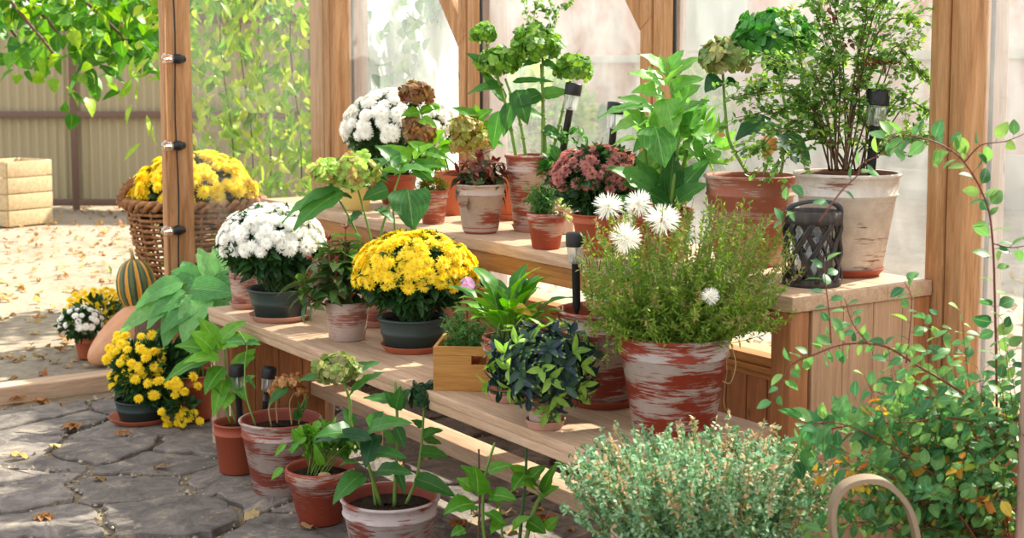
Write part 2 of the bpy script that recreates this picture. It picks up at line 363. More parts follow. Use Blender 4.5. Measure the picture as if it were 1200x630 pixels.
def stone_mat():
    t = NT('slate_flagstone'); a = t.n('ShaderNodeAttribute', attribute_name='lc'); sp = t.n('ShaderNodeSeparateColor'); t.l(a, 'Color', sp, 0)
    v = t.coords(); n1 = t.noise(v, 9, 9, .74, .8); r1 = t.ramp([(.3, '#524c47'), (.44, '#746b64'), (.55, '#8a8077'), (.70, '#b0a28e')], n1)
    r0 = t.ramp([(0, .72), (.5, .95), (1, 1.12)], sp, 0); m = t.mixc(1.0, (r1, 0), (r0, 0), 'MULTIPLY'); n2 = t.noise(v, 55, 5, .75)
    n3 = t.noise(v, 9, 6, .75); st = t.ramp([(.58, 0.0), (.70, .75)], n3); m2 = t.mixc((st, 0), (m, 2), '#b7a68b')
    ad_ = t.n('ShaderNodeMath', operation='ADD'); t.l(n1, 0, ad_, 0); t.l(n2, 0, ad_, 1)
    return t.done(t.pbr((m2, 2), .75, bump=(ad_, 0), bd=.012, bs=.7, spec=.3))
struct(fm.build('floor', stone_mat(), smooth=False), 'irregular grey flagstone paving')
jm = MB(); span(jm, (-6.07, -1.5, -.06), (.6, 2.97, -.016), 0); struct(jm.build('floor_bedding', M_joint), 'sandy joints between the flagstones')
# crumbs of stone and dry leaf caught in the joints
ed = []; PT = np.array(pts); 
for _ in range(9000):
    p = np.array([rs.uniform(-6.0, -2.2), rs.uniform(.3, 2.9)]); dd = np.sort(np.linalg.norm(PT-p, axis=1))[:2]
    if dd[1]-dd[0] < .045: ed.append([p[0], p[1], rs.uniform(-.016, -.002)])
ed = np.array(ed); cm = MB(); N = len(ed); oc = np.array([[1, 0, 0], [0, 1, 0], [-1, 0, 0], [0, -1, 0], [0, 0, .8], [0, 0, -.8]]); tf = np.array([[0, 1, 4], [1, 2, 4], [2, 3, 4], [3, 0, 4], [1, 0, 5], [2, 1, 5], [3, 2, 5], [0, 3, 5]])
V = ed[:, None]+oc[None]*(rs.uniform(.003, .011, N)[:, None, None])*(1+.5*rs.randn(N, 6, 1)*.5); A = np.zeros((N, 6, 3)); A[:, :, 0] = rs.rand(N)[:, None]; cm.add(V.reshape(-1, 3), None, (tf[None]+(np.arange(N)*6)[:, None, None]).reshape(-1, 3), A.reshape(-1, 3))
tag(cm.build('gravel', leafm('stone_crumbs', ['#6f655a', '#9a8c78', '#b5a68c', '#857b70'], None, trans=0.0, rough=.9), smooth=False), 'tiny stone crumbs lying in the joints of the paving', 'gravel', kind='stuff')
# ================================================================== greenhouse frame
GY = 3.02; TOP = 2.45
tn = 0
def post(x0, x1, xj, w_=.112):
    """wall post from the left edge of its front face (x0) to the back edge of its side face (x1); jamb behind it to xj"""
    global tn; tn += 1; a = onY(x0, 150, 2.93)[0]; b = a+w_; yr = min(3.03, onX(x1, 150, b)[1]); yj = max(yr+.03, onX(xj, 150, b)[1]); m = MB(); mid = a+w_*.52
    span(m, (a, 2.93, -.02), (mid-.002, yr, TOP), .004); span(m, (mid+.002, 2.936, -.02), (b, yr, TOP), .004)
    struct(m.build('post_%d' % tn, W['postZ']), 'wooden greenhouse wall post')
    s = MB(); span(s, (a+.01, yr+.001, .5), (b+.004, yr+.011, TOP), 0); struct(s.build('post_seal_%d' % tn, M_rubber), 'black rubber seal behind the post')
    j = MB(); span(j, (a, yr+.012, .5), (b, yj+.012, TOP), .003); struct(j.build('post_jamb_%d' % tn, W['greyZ']), 'outer wooden jamb of the window'); return a, b
PX = [post(380, 413, 430), post(537, 563, 592), post(749, 788, 797), post(1088, 1160, 1176)]
# corner post
m = MB(); a0 = onY(364, 150, 2.93)[0]; span(m, (a0, 2.93, -.02), (PX[0][0]-.006, 3.04, TOP), .004); struct(m.build('post_5', W['postZ']), 'corner post of the greenhouse')
# braces and top plate
for (a, b) in (PX[1], PX[2]):
    m = MB(); zb = onY(541 if a < -4 else 756, 39 if a < -4 else 17, 2.93)[2]
    beam(m, (a+.03, 2.955, zb-.03), (a-.55, 2.955, zb+.72), .055, .075, .004); struct(m.build('brace', W['postZ']), 'diagonal knee brace at the wall post')
m = MB(); span(m, (-6.25, 2.93, TOP), (1.2, 3.05, TOP+.14), .004); struct(m.build('beam', W['postX']), 'top plate above the windows')
# sill, moulding, planked dado below the back windows
m = MB(); span(m, (-6.0, 2.95, .506), (1.2, 3.09, .536), .004); struct(m.build('windowsill', W['amberX']), 'wooden sill under the back windows')
m = MB(); span(m, (-6.0, 2.932, .486), (1.2, 2.975, .506), .008); span(m, (-6.0, 2.94, .470), (1.2, 2.97, .486), .004); struct(m.build('moulding', W['amberX']), 'stepped wooden moulding below the sill')
m = MB(); x = -5.98; k = 0
while x < 1.1:
    wd = .092; span(m, (x, 2.955, -.02), (x+wd-.004, 2.975, .475), .003); x += wd
struct(m.build('wall_back', W['panelZ']), 'low wall of upright wooden boards'); m = MB(); span(m, (-6.0, 2.972, -.02), (1.2, 3.03, .506), 0); struct(m.build('wall_back_core', W['panelX']))
wn = 0
def pane(name_n, a, b, mat):
    m = MB(); v = np.array([a, b]); lo = np.minimum(a, b); hi = np.maximum(a, b); span(m, lo, hi, 0); return struct(m.build('window_%d' % name_n, mat, smooth=False), 'window pane of the greenhouse')
edges = [(PX[0][1]+.001, PX[1][0]), (PX[1][1]+.001, PX[2][0]), (PX[2][1]+.001, PX[3][0]), (PX[3][1]+.001, -1.12), (-1.0, 1.1)]
for k, (a, b) in enumerate(edges): pane(k+1, (a, 3.006, .53), (b, 3.010, TOP), M_glass)
# end wall: doorway post with mouldings, glass, low boards, threshold
EX = -5.98; ya = onX(200, 300, EX)[1]; yb = onX(229, 300, EX)[1]
m = MB(); span(m, (EX-.055, ya, -.02), (EX, yb, TOP), .004); span(m, (EX-.125, ya+.012, -.02), (EX-.058, yb, TOP), .004); span(m, (EX-.012, ya-.012, -.02), (EX-.001, ya+.002, TOP), 0)
struct(m.build('post_6', W['postZ']), 'doorway post of the greenhouse carrying the string lights')
YA, YB = ya, yb
m = MB(); span(m, (EX-.08, yb, .545), (EX+.03, 2.93, .575), .004); struct(m.build('windowsill_end', W['paleY']), 'pale sill of the end window')
m = MB(); y = yb+.002
while y < 2.92: span(m, (EX-.035, y, -.02), (EX-.012, min(2.93, y+.088), .545), .003); y += .092
struct(m.build('wall_end', W['panelZ']), 'low boards under the end window'); m = MB(); span(m, (EX-.06, yb, -.02), (EX-.034, 2.93, .545), 0); struct(m.build('wall_end_core', W['panelY']))
pane(6, (EX-.03, yb, .575), (EX-.026, 2.93, TOP), M_glass_end)
m = MB(); span(m, (EX-.1, -2.6, TOP), (EX, 2.93, TOP+.14), .004); struct(m.build('beam_end', W['postY']), 'top plate of the end wall')
m = MB(); span(m, (-6.20, -2.6, -.03), (-6.08, ya+.05, .055), .006); struct(m.build('threshold', W['shelfY']), 'wooden doorway threshold')
# near post at the right edge
q = at(1189, 560, 2.62); sd_ = nrm((q-CAM)*[1, 1, 0]); sr_ = np.array([sd_[1], -sd_[0], 0]); c_ = q[:2]+sr_[:2]*.055+sd_[:2]*.05; ax = np.stack([sr_, sd_, Zu], 1); m = MB(); box(m, (c_[0], c_[1], 1.2), (.10, .10, 2.5), bev=.006, M=ax); struct(m.build('post_7', W['greyZ']), 'pinkish weathered post close to the viewer')
# ================================================================== stepped bench
B = thing('stepped_bench', 'two-tier wooden plant bench along the back windows', 'bench', (-3.7, 2.4, 0))
XL, XR = -4.93, -2.445
m = MB(); wd = (YF-1.893)/3
for k in range(3): span(m, (XL, 1.893+k*wd, H1-.024), (XR, 1.893+(k+1)*wd-.0012, H1), .002)
m.build('lower_shelf', W['shelfX'], B)
m = MB(); span(m, (XL, 1.897, H1-.052), (XR, 1.935, H1-.0245), .003); m.build('shelf_edge', W['shelfX'], B)
UL = -5.62; m = MB(); wd = (2.925-YF)/3
for k in range(3): span(m, (UL, YF+k*wd, H2-.040), (-2.398, YF+(k+1)*wd-.0012, H2), .003)
m.build('upper_shelf', W['shelfX'], B)
m = MB(); span(m, (UL, YF+.012, H2-.102), (-2.47, YF+.045, H2-.041), .003); m.build('apron', W['amberX'], B)
m = MB(); y = 2.49
while y < 2.92: span(m, (-2.425, y, -.0), (-2.405, min(2.925, y+.108), H2-.041), .002); y += .11
m.build('side_panel', W['sideZ'], B)
for (x0, y0) in ((-2.472, YF), (-2.472, 2.86), (UL+.02, YF), (UL+.02, 2.86)) :
    m = MB(); span(m, (x0, y0+.002, 0), (x0+.068, y0+.065, H2-.041), .004); m.build('leg', W['panelZ'], B)
for (x0, y0) in ((XL+.005, 1.90), (XL+.005, 2.34), (-3.75, 1.96) , (-2.52, 1.95)):
    if x0 == -3.75: continue
    m = MB(); span(m, (x0, y0, 0), (x0+.04, y0+.055, H1-.053), .003); m.build('leg', W['shelfZ'], B)
m = MB()
for k in range(4): span(m, (XL+.045, 1.96+k*.098, .04), (XL+.06, 1.96+k*.098+.095, H1-.053), .002)
m.build('end_panel', W['panelZ'], B)
m = MB(); span(m, (XL+.061, 2.285, .150), (XR-.0, 2.375, .200), .003); m.build('foot_rail', W['shelfX'], B)
for x0 in (-4.42,):
    m = MB(); span(m, (x0, 2.31, 0), (x0+.025, 2.35, .149), .002); m.build('rail_support', W['shelfZ'], B)
# ================================================================== string lights on the doorway post
S = thing('string_lights', 'black festoon cable with three clear bulbs clipped down the doorway post', 'string lights', (EX+.01, onX(207, 200, EX)[1], 1.2))
cy = onX(207, 200, EX)[1]; cb = []
for z in np.linspace(TOP, .02, 26): cb.append((EX+.008, cy+.004*math.sin(z*9), z))
m = MB(); tube(m, cb, .0035, 6); m.build('cable', M_black, S)
def bulb_mat():
    t = NT('clear_bulb_glass'); tr = t.n('ShaderNodeBsdfTransparent'); g = t.n('ShaderNodeBsdfGlossy', i_Roughness=.04); lw = t.n('ShaderNodeLayerWeight', i_Blend=.45)
    tr.inputs[0].default_value = (.98, .93, .86, 1); mx = t.n('ShaderNodeMixShader'); t.l(lw, 1, mx, 0); t.l(tr, 0, mx, 1); t.l(g, 0, mx, 2); return t.done(mx)
M_bulb = bulb_mat(); te = NT('warm_filament'); em = te.n('ShaderNodeEmission', i_Strength=14.0); em.inputs[0].default_value = (1, .72, .38, 1); M_fil = te.done(em)
for (bx, by) in ((200, 69), (200, 170.5), (202, 269.5)):
    p = onX(210, by, EX+.02); ax = nrm((.25, -1, .02)); m = MB()
    lathe(m, [(0, -.030), (.010, -.030), (.016, -.024), (.016, -.010), (.022, -.004), (.022, .014), (.018, .018), (.018, .03), (.0, .03)], p, 16, axis=ax); sk = m.build('socket', M_black, S)
    m = MB(); lathe(m, [(.013, .030), (.018, .038), (.025, .052), (.027, .063), (.023, .077), (.013, .087), (0, .09)], p, 20, axis=ax); b_ = m.build('bulb', M_bulb, S)
    m = MB(); f0 = p+ax*.04; tube(m, [f0, f0+ax*.012+np.array([.004, 0, .003]), f0+ax*.028], .0022, 6); f = m.build('filament', M_fil, None); f.parent = b_; f.location = (0, 0, 0)
    f.data.transform(Matrix.Translation(-Vector(S['_o'])))
# ================================================================== yard
FZ = 14.35; fc = at(90, 244, FZ); fdir = nrm(Rt*1.0+Fd*(-.02)); fn = np.array([-fdir[1], fdir[0], 0])
FO = CAM*[1, 1, 0]+Fd*FZ
def fpt(u, v, z): p = FO+fdir*u+fn*v; return np.array([p[0], p[1], z])
fen = thing('corrugated_fence', 'beige corrugated metal fence on brown rails across the yard', 'fence', fpt(-4.5, 0, 0))
u = np.arange(-10, -1.5, .0125); zz = np.array([.03, .95, 1.97]); prof = np.clip(np.sin(u*2*PI/.095)*1.6, -1, 1)*.013
v = np.array([[fpt(a, b, z) for a, b in zip(u, prof)] for z in zz]).reshape(-1, 3); n = len(u); i = (np.arange(2)[:, None]*n+np.arange(n-1)[None]).ravel()
m = MB(); m.add(v, np.stack([i, i+1, i+n+1, i+n], 1)); m.build('metal_sheet', plain('beige_painted_steel', '#a59878', .5, 0, .05), fen)
M_rail = plain('brown_painted_steel', '#6b5347', .5)
for z, h in ((.06, .07), (.975, .07), (1.96, .09)):
    m = MB(); beam(m, fpt(-10, -.06, z), fpt(-1.5, -.06, z), .045, h, .004); m.build('rail', M_rail, fen)
for uu in (-9.5, -7.05, -4.55, -2.05):
    m = MB(); beam(m, fpt(uu, -.07, -.02), fpt(uu, -.07, 1.99), .06, .06, .004); m.build('fence_post', M_rail, fen)
# slatted crates near the fence
def crate_stack(px, yb, wpx, hpx, lab, rot, group=None, nsl=4):
    p = onz(px, yb, -.02); s = mpp(p); wd = wpx*s; h = hpx*s; o = thing('slatted_crate', lab, 'crate', (p[0], p[1], -.02), group)
    c_, s_ = math.cos(rot), math.sin(rot)
    def T(x, y, z): return (p[0]+x*c_-y*s_, p[1]+x*s_+y*c_, z-.02)
    sh = h/nsl
    for sd in range(4):
        m = MB()
        for k in range(nsl):
            z = (k+.5)*sh; 
            if sd == 0: box(m, T(0, -wd/2, z), (wd, .018, sh-.012), rot, .003)
            if sd == 1: box(m, T(0, wd/2, z), (wd, .018, sh-.012), rot, .003)
            if sd == 2: box(m, T(-wd/2, 0, z), (.018, wd-.02, sh-.012), rot, .003)
            if sd == 3: box(m, T(wd/2, 0, z), (.018, wd-.02, sh-.012), rot, .003)
        m.build('side', W['paleX'], o)
    m = MB(); box(m, T(0, 0, .03), (wd-.03, wd-.03, .015), rot); m.build('bottom', W['paleX'], o)
    for a in (-1, 1):
        for b in (-1, 1):
            m = MB(); box(m, T(a*(wd/2-.025), b*(wd/2-.025), h/2), (.03, .03, h-.01), rot, .003); m.build('corner_batten', W['paleZ'], o)
    return o
crate_stack(17, 262, 61, 76, 'pale slatted wooden crate standing on the yard gravel', .374)
# ================================================================== plant materials
G = {}
G['mum'] = leafm('mum_leaf', ['#1f3d1c', '#2c5226', '#3c6630'], None, trans=.25)
G['mint'] = leafm('bright_leaf', ['#3f7d22', '#5c9a2c', '#79b53a'], '#a9cf6c')
G['hyd'] = leafm('hydrangea_leaf', ['#2c6128', '#3b7430', '#549040'], '#86ad60', .07, ribs=26)
G['dark'] = leafm('deep_green_leaf', ['#16351d', '#204726', '#2d5a30'], '#4f7a4a', .07, trans=.25, ribs=26)
G['big'] = leafm('tall_plant_leaf', ['#4d8a3a', '#66a346', '#86bb58'], '#b8d690', .05, trans=.42, ribs=22)
G['hosta'] = leafm('hosta_leaf', ['#4a8a46', '#62a254', '#82bb6a'], '#b0d498', .05, ribs=44, veinmix=.4, ribmix=.4)
G['imp'] = leafm('bronze_leaf', ['#24331f', '#34482a', '#4a5f34', '#5b3a2c'], '#8a3a35', .12, trans=.22)
G['impg'] = leafm('impatiens_leaf', ['#2e5228', '#426e32', '#5a8238', '#4a4a2c'], '#9a3f3c', .12, trans=.25)
G['red'] = leafm('red_new_leaf', ['#6e2c24', '#8a4030', '#57302a', '#96644a'], '#a86a58', .1, trans=.25, tval=1.2)
G['box'] = leafm('blue_green_leaf', ['#1a2a38', '#22363f', '#2c453f', '#3a5a3c'], '#5a7f5a', .1, trans=.15, tip=('#9dbb4f', .8))
G['boxl'] = leafm('lime_tip_leaf', ['#6f9c3c', '#8db84a', '#a4c65c'], '#c5d98a', .1)
G['thy'] = leafm('thyme_leaf', ['#54805a', '#729c74', '#92b890', '#aecba8'], None, trans=.28, rough=.5)
G['thyd'] = leafm('dry_thyme_floret', ['#b59874', '#cbb58e', '#c0a080'], None, trans=.3)
G['sav'] = leafm('savory_leaf', ['#5a7a2a', '#76952f', '#93a940', '#4f8038'], None, trans=.35, rough=.55)
G['savd'] = leafm('savory_seed_head', ['#9a8a55', '#a98f66', '#8c8a4a'], None, trans=.3, rough=.7)
G['shr'] = leafm('shrub_leaf', ['#3a6e44', '#4f8550', '#6a9c58', '#8cb45a'], '#9cbf86', .1, trans=.36, tval=1.4)
G['shb'] = leafm('small_shrub_leaf', ['#446f34', '#5d8a40', '#79a34e', '#93b45a'], None, trans=.42)
G['vine'] = leafm('yellow_green_leaf', ['#5f9430', '#82ac3a', '#a3c048', '#c4c858'], '#c8d88a', .1, trans=.42, tval=1.35)
G['tree'] = leafm('tree_leaf', ['#2f6a22', '#478526', '#66a032', '#9cbd40'], '#8fbb50', .1, trans=.4, tval=1.3)
G['herb'] = leafm('sage_leaf', ['#3a6a34', '#4e8040', '#6a9a50'], None, trans=.3)
G['cream'] = leafm('variegated_leaf', ['#9fb070', '#c3cc94', '#7d9a50'], '#dfe3bd', .2)
G['moss'] = leafm('yellow_moss', ['#7f8a2a', '#a5a83a', '#6a6a24', '#8a5a2a'], None, trans=.2)
G['white'] = leafm('white_petal', ['#efece2', '#f7f5ee', '#fbfaf4'], None, trans=.3, rough=.6, hue=.5)
G['yel'] = leafm('yellow_petal', ['#f2cf1c', '#f9df2c', '#fdea58'], None, trans=.25, rough=.6, hue=.505)
G['yelc'] = leafm('amber_petal', ['#d99a14', '#e8b01c'], None, trans=.3)
G['pink'] = leafm('dusty_rose_petal', ['#a85f5a', '#c07c74', '#cc9288', '#b07a5c'], None, trans=.3, rough=.65)
G['hg'] = leafm('green_hydrangea_petal', ['#3f6e1e', '#5c8f2a', '#7dae3c', '#92bb4c'], '#a5c860', .12, trans=.3)
G['hgd'] = leafm('deep_green_hydrangea_petal', ['#2a6a26', '#3a8030', '#549a3e'], '#6aa850', .1, trans=.3)
G['hgl'] = leafm('lime_hydrangea_petal', ['#8fb84a', '#a6c85e', '#bcd47a', '#b08a50'], '#cfe09a', .12, trans=.35)
G['hgo'] = leafm('olive_hydrangea_petal', ['#6d8a44', '#8aa05a', '#9c9a5a', '#7a7848'], '#b8c088', .12, trans=.3)
G['hgb'] = leafm('faded_rust_petal', ['#74452a', '#8f5c38', '#7f6a34', '#a58052'], '#a98a60', .12, trans=.25, tval=1.2)
G['hgy'] = leafm('faded_green_pink_petal', ['#8f9a3c', '#a5a548', '#a8764a', '#b0b860'], '#c0c080', .12, trans=.35)
G['hgn'] = leafm('dry_tan_petal', ['#a8743c', '#c08a4c', '#d0a468', '#8c5a30'], None, trans=.35)
G['lit'] = leafm('fallen_leaf', ['#8a6a3c', '#a8854c', '#c0a258', '#9a5c34', '#c4ac7a', '#a88f62'], None, trans=.15, rough=.7)
M_stem = plain('green_stem', '#6f8f3c', .55); M_stemd = plain('dark_green_stem', '#3f5f2c', .55); M_twig = plain('brown_twig', '#5f4530', .7); M_twigr = plain('reddish_twig', '#6d3b2a', .6)
M_tan = plain('dry_stem', '#a48a5c', .7)
def soil_mat():
    t = NT('dark_potting_soil'); n = t.noise(t.coords(), 70, 6, .7); r = t.ramp([(.3, '#1f1712'), (.55, '#35291f'), (.75, '#57473a')], n); return t.done(t.pbr((r, 0), .95, bump=(n, 0), bd=.006, bs=1, spec=.1))
M_soil = soil_mat()
M_terra = plain('terracotta', '#b0583a', .65, 0, .1); M_terra2 = plain('brown_terracotta', '#9c4a30', .6, 0, .1); M_orange = plain('orange_terracotta', '#b3603f', .6, 0, .1)
M_dkpot = plain('dark_green_plastic', '#2b3a38', .42, 0, .05); M_yelpot = plain('cream_yellow_glaze', '#d9bf72', .4, 0, .05); M_pinksauc = plain('dusty_pink_clay', '#b98a78', .75, 0, .15)
# ================================================================== pots
def pot_profile(R, rb, h, kind):
    th = .0055+.02*R
    if kind == 'bowl':
        o = [(0, 0), (rb*.93, 0), (rb, .004), (rb+(R-rb)*.42, h*.45), (rb+(R-rb)*.46+.002, h*.47), (rb+(R-rb)*.55+.001, h*.56), (rb+(R-rb)*.58-.0005, h*.58), (rb+(R-rb)*.82, h*.86), (R*.975, h*.90), (R+.002, h*.935), (R+.003, h*.985), (R-.001, h)]
    elif kind == 'plain':
        o = [(0, 0), (rb*.92, 0), (rb, .004), (rb+(R-rb)*.72, h*.76), (R*.965, h*.775), (R, h*.79), (R, h*.975), (R-.002, h)]
    elif kind == 'clay':
        o = [(0, 0), (rb*.92, 0), (rb, .004), (rb+(R-rb)*.84, h*.83), (R*.975, h*.85), (R*.99, h*.86), (R, h*.975), (R-.002, h)]
    else:   # plastic pot with a ridge below a tall collar
        o = [(0, 0), (rb*.93, 0), (rb, .004), (rb+(R-rb)*.77, h*.765), (rb+(R-rb)*.79+.004, h*.775), (rb+(R-rb)*.80+.005, h*.79), (rb+(R-rb)*.80+.001, h*.80), (R*.985, h*.955), (R+.003, h*.965), (R+.004, h*.99), (R, h)]
    return o+[(R-th, h-.001), (R-th-.002, h*.95), (R-th-(R-rb)*.13, h*.84), (R-th-(R-rb)*.2, h*.78)]
def pot(root, c, R, rb, h, mat, kind='ridge', soil=True, lab=None, smat=None, sr=None, sh=.022, lift=None):
    c = np.asarray(c, float); z0 = 0
    if smat is not None:
        m = MB(); sr = sr or R*.95; lathe(m, [(0, 0), (sr*.82, 0), (sr*.86, .003), (sr*.98, sh*.9), (sr, sh), (sr-.004, sh), (sr*.84, .006), (0, .006)], c, 44); m.build('saucer', smat, root); z0 = .0065
    m = MB(); pr_ = [(max(r, 0), z+z0) for r, z in pot_profile(R, rb, h, kind)]; lathe(m, pr_, c, 52); m.A[0][:, 1] = 0; m.A[0][-4*52:, 1] = 1; m.build('pot', mat, root, label=lab)
    if soil:
        rr = pot_profile(R, rb, h, kind)[-2][0]+.002; m = MB(); n = 26; k = 7; v = [[0, 0, 0]]; 
        for a in range(1, k+1):
            for b in range(n): v.append([rr*a/k*math.cos(b*2*PI/n), rr*a/k*math.sin(b*2*PI/n), rs.randn()*.0022*(a < k)+.006*(1-(a/k)**2)])
        q = [[1+(a-1)*n+b, 1+(a-1)*n+(b+1) % n, 1+a*n+(b+1) % n, 1+a*n+b] for a in range(1, k) for b in range(n)]; t = [[0, 1+b, 1+(b+1) % n] for b in range(n)]
        m.add(np.array(v)+c+[0, 0, h*.84+z0], q, t); m.build('soil', M_soil, root)
    return c+[0, 0, h*.85+z0]
def place(px, yb, zs, wpx, saucer_w=None):
    """centre on the surface of a round base whose near edge is seen at (px, yb)"""
    p = onz(px, yb, zs); s = mpp(p); r = (saucer_w or wpx)*s/2; d = nrm((p-CAM)*[1, 1, 0]); return p+d*r
def potted(name, label, cat, px, yb, zs, wtop, wbot, yrim, mat, kind='ridge', sauc=None, smat=None, group=None, soil=True, potlab=None):
    """pot from its outline: base near edge yb, rim width wtop, rim centre height yrim"""
    c = place(px, yb, zs, wbot, sauc); s = mpp(c); R = wtop*s/2; rb = wbot*s/2
    h = at(px, yrim, c)[2]-zs; root = thing(name, label, cat, c, group)
    top = pot(root, c, R, rb, h, mat, kind, soil, potlab, smat, sauc*s/2 if sauc else None)
    return root, c, top, R, s
# ================================================================== flowers
FLR = {}; RAW = {}
def proto(name, builder):
    m = MB(); builder(m); FLR[name+str(len(FLR))] = raw = (np.concatenate(m.V), np.concatenate(m.Q), np.concatenate(m.A)); o = m.build(name, None); me = o.data; RAW[me.name] = raw; bpy.data.objects.remove(o); return me
def mum_mesh(name, mat, layers=5, R=1.0, spiky=False, n0=18):
    def f(m):
        T = tpl(3, 'petal')
        for k in range(layers):
            el = -.25+1.45*k/max(1, layers-1); n = max(5, int(n0*(1-.16*k))); a = np.arange(n)*2*PI/n+k*.7+rs.randn(n)*.08; L = R*(1-.20*k)
            e = el+rs.randn(n)*.07; D = np.stack([np.cos(a)*np.cos(e), np.sin(a)*np.cos(e), np.sin(e)], 1)
            leaves(m, T, D*.05, D, np.array([0, 0, 1.0]), L, R*.30, droop=-.35+.5*(k == 0), fold=.15, rnd=np.clip(.2+.2*k+rs.rand(n)*.3, 0, 1))
    me = proto(name, f); me.materials.append(mat); return me
def spider_mesh(name, mat):
    def f(m):
        n = 170; d = rdir(n, .35); d[:, 2] = np.abs(d[:, 2])-.25*rs.rand(n); d = nrm(d)
        leaves(m, tpl(4, 'petal'), d*.1, d, rdir(n), .9+.15*rs.rand(n), .075, droop=rs.randn(n)*.5, fold=.3)
    me = proto(name, f); me.materials.append(mat); return me
FL = {}
for k in range(3):
    FL['w%d' % k] = mum_mesh('white_mum_head', G['white'], 5, n0=18); FL['y%d' % k] = mum_mesh('yellow_mum_head', G['yel'], 5, n0=16); FL['p%d' % k] = mum_mesh('rose_mum_head', G['pink'], 4, n0=15)
FL['s0'] = spider_mesh('spiky_white_head', G['white']); FL['s1'] = spider_mesh('spiky_white_head', G['white'])
def head_obj(name, me, p, nrm_, r, root, flat=.75, label=None):
    o = bpy.data.objects.new(name, me); COL.objects.link(o); o.parent = root
    o.location = Vector(np.asarray(p)-np.array(root['_o'])); q = Vector(nrm_).to_track_quat('Z', 'Y'); o.rotation_mode = 'QUATERNION'; o.rotation_quaternion = q@Quaternion((0, 0, 1), random.uniform(0, 6.3)); o.scale = (r, r, r*flat)
    if label: o['label'] = label
    return o
def bez(a, b, c, n=8):
    t = np.linspace(0, 1, n)[:, None]; a, b, c = map(lambda k: np.asarray(k, float), (a, b, c)); return (1-t)**2*a+2*t*(1-t)*b+t*t*c
def mum_plant(root, base, C, rx, ry, rz, key, n, r, leafmat='mum', nleaf=900, llen=.05, zmin=.05, side=1.0, flat=.75, lo=None):
    """dome of foliage with blooms over it: C centre of the dome, half sizes rx (across), ry (deep), rz (up)"""
    C = np.asarray(C, float); base = np.asarray(base, float); A = np.stack([Rt*rx, Fd*ry, Zu*rz], 0)
    m = MB(); d = rdir(nleaf); d[:, 2] = np.where(d[:, 2] < -.75, -d[:, 2], d[:, 2]); rad = .45+.52*rs.rand(nleaf)**.5; low = np.clip(-d[:, 2], 0, 1)
    P = C+((d*np.stack([1-.45*low, 1-.45*low, np.ones(nleaf)], 1)*rad[:, None])@A)*np.where(d[:, 2] > .1, .80, .93)[:, None]; D = nrm(d@A/np.mean([rx, rz])+rdir(nleaf)*.5+[0, 0, .15])
    leaves(m, tpl(4, 'oval', 3, .12), P, D, rdir(nleaf, 1.2), llen*(.6+.7*rs.rand(nleaf)), llen*(.35+.25*rs.rand(nleaf)), .7, .2); m.build('foliage', G[leafmat], root)
    ga = PI*(3-math.sqrt(5)); ms = MB(); hs = []
    for k in range(n):
        zc = 1-(k+.5)/n*(1-zmin)*side; rr = math.sqrt(max(0, 1-zc*zc)); a = k*ga+random.uniform(-.25, .25)
        d = np.array([rr*math.cos(a), rr*math.sin(a), zc]); d = nrm(d+rs.randn(3)*.07); sc_ = random.uniform(.93, 1.05)*(1 if zc > 0 else 1-.3*abs(zc))
        p = C+(d*sc_)@A; hs.append((p, nrm((d/np.array([rx, ry, rz]))@np.stack([Rt, Fd, Zu])+[0, 0, .0002]+rs.randn(3)*.12)))
        tube(ms, bez(base+rs.randn(3)*[.02, .02, 0], base*.5+p*.5+[0, 0, -.02], p-hs[-1][1]*.002, 6), .0016, 4, False)
    ms.build('stems', M_stemd, root)
    order = sorted(range(len(hs)), key=lambda k: -float(np.dot(hs[k][0]-C, nrm(CAM-C)))); many = MB()
    for j, k in enumerate(order):
        p, nn = hs[k]; me = FL[key+str(k % 3)]; sc_ = r*random.uniform(.78, 1.15)
        if j < 99: head_obj('flower', me, p, nn, sc_, root, flat); continue
        V, Q, A = RAW[me.name]; z = nrm(nn); u = nrm(np.cross(z, [.3, .2, .9])); a = random.uniform(0, 6.3); x = u*math.cos(a)+np.cross(z, u)*math.sin(a); y = np.cross(z, x)
        many.add((V*[sc_, sc_, sc_*flat])@np.stack([x, y, z])+p, Q, None, A)
    if many.n: o = many.build('flowers', FL[key+'0'].materials[0], root); o['kind'] = 'stuff'
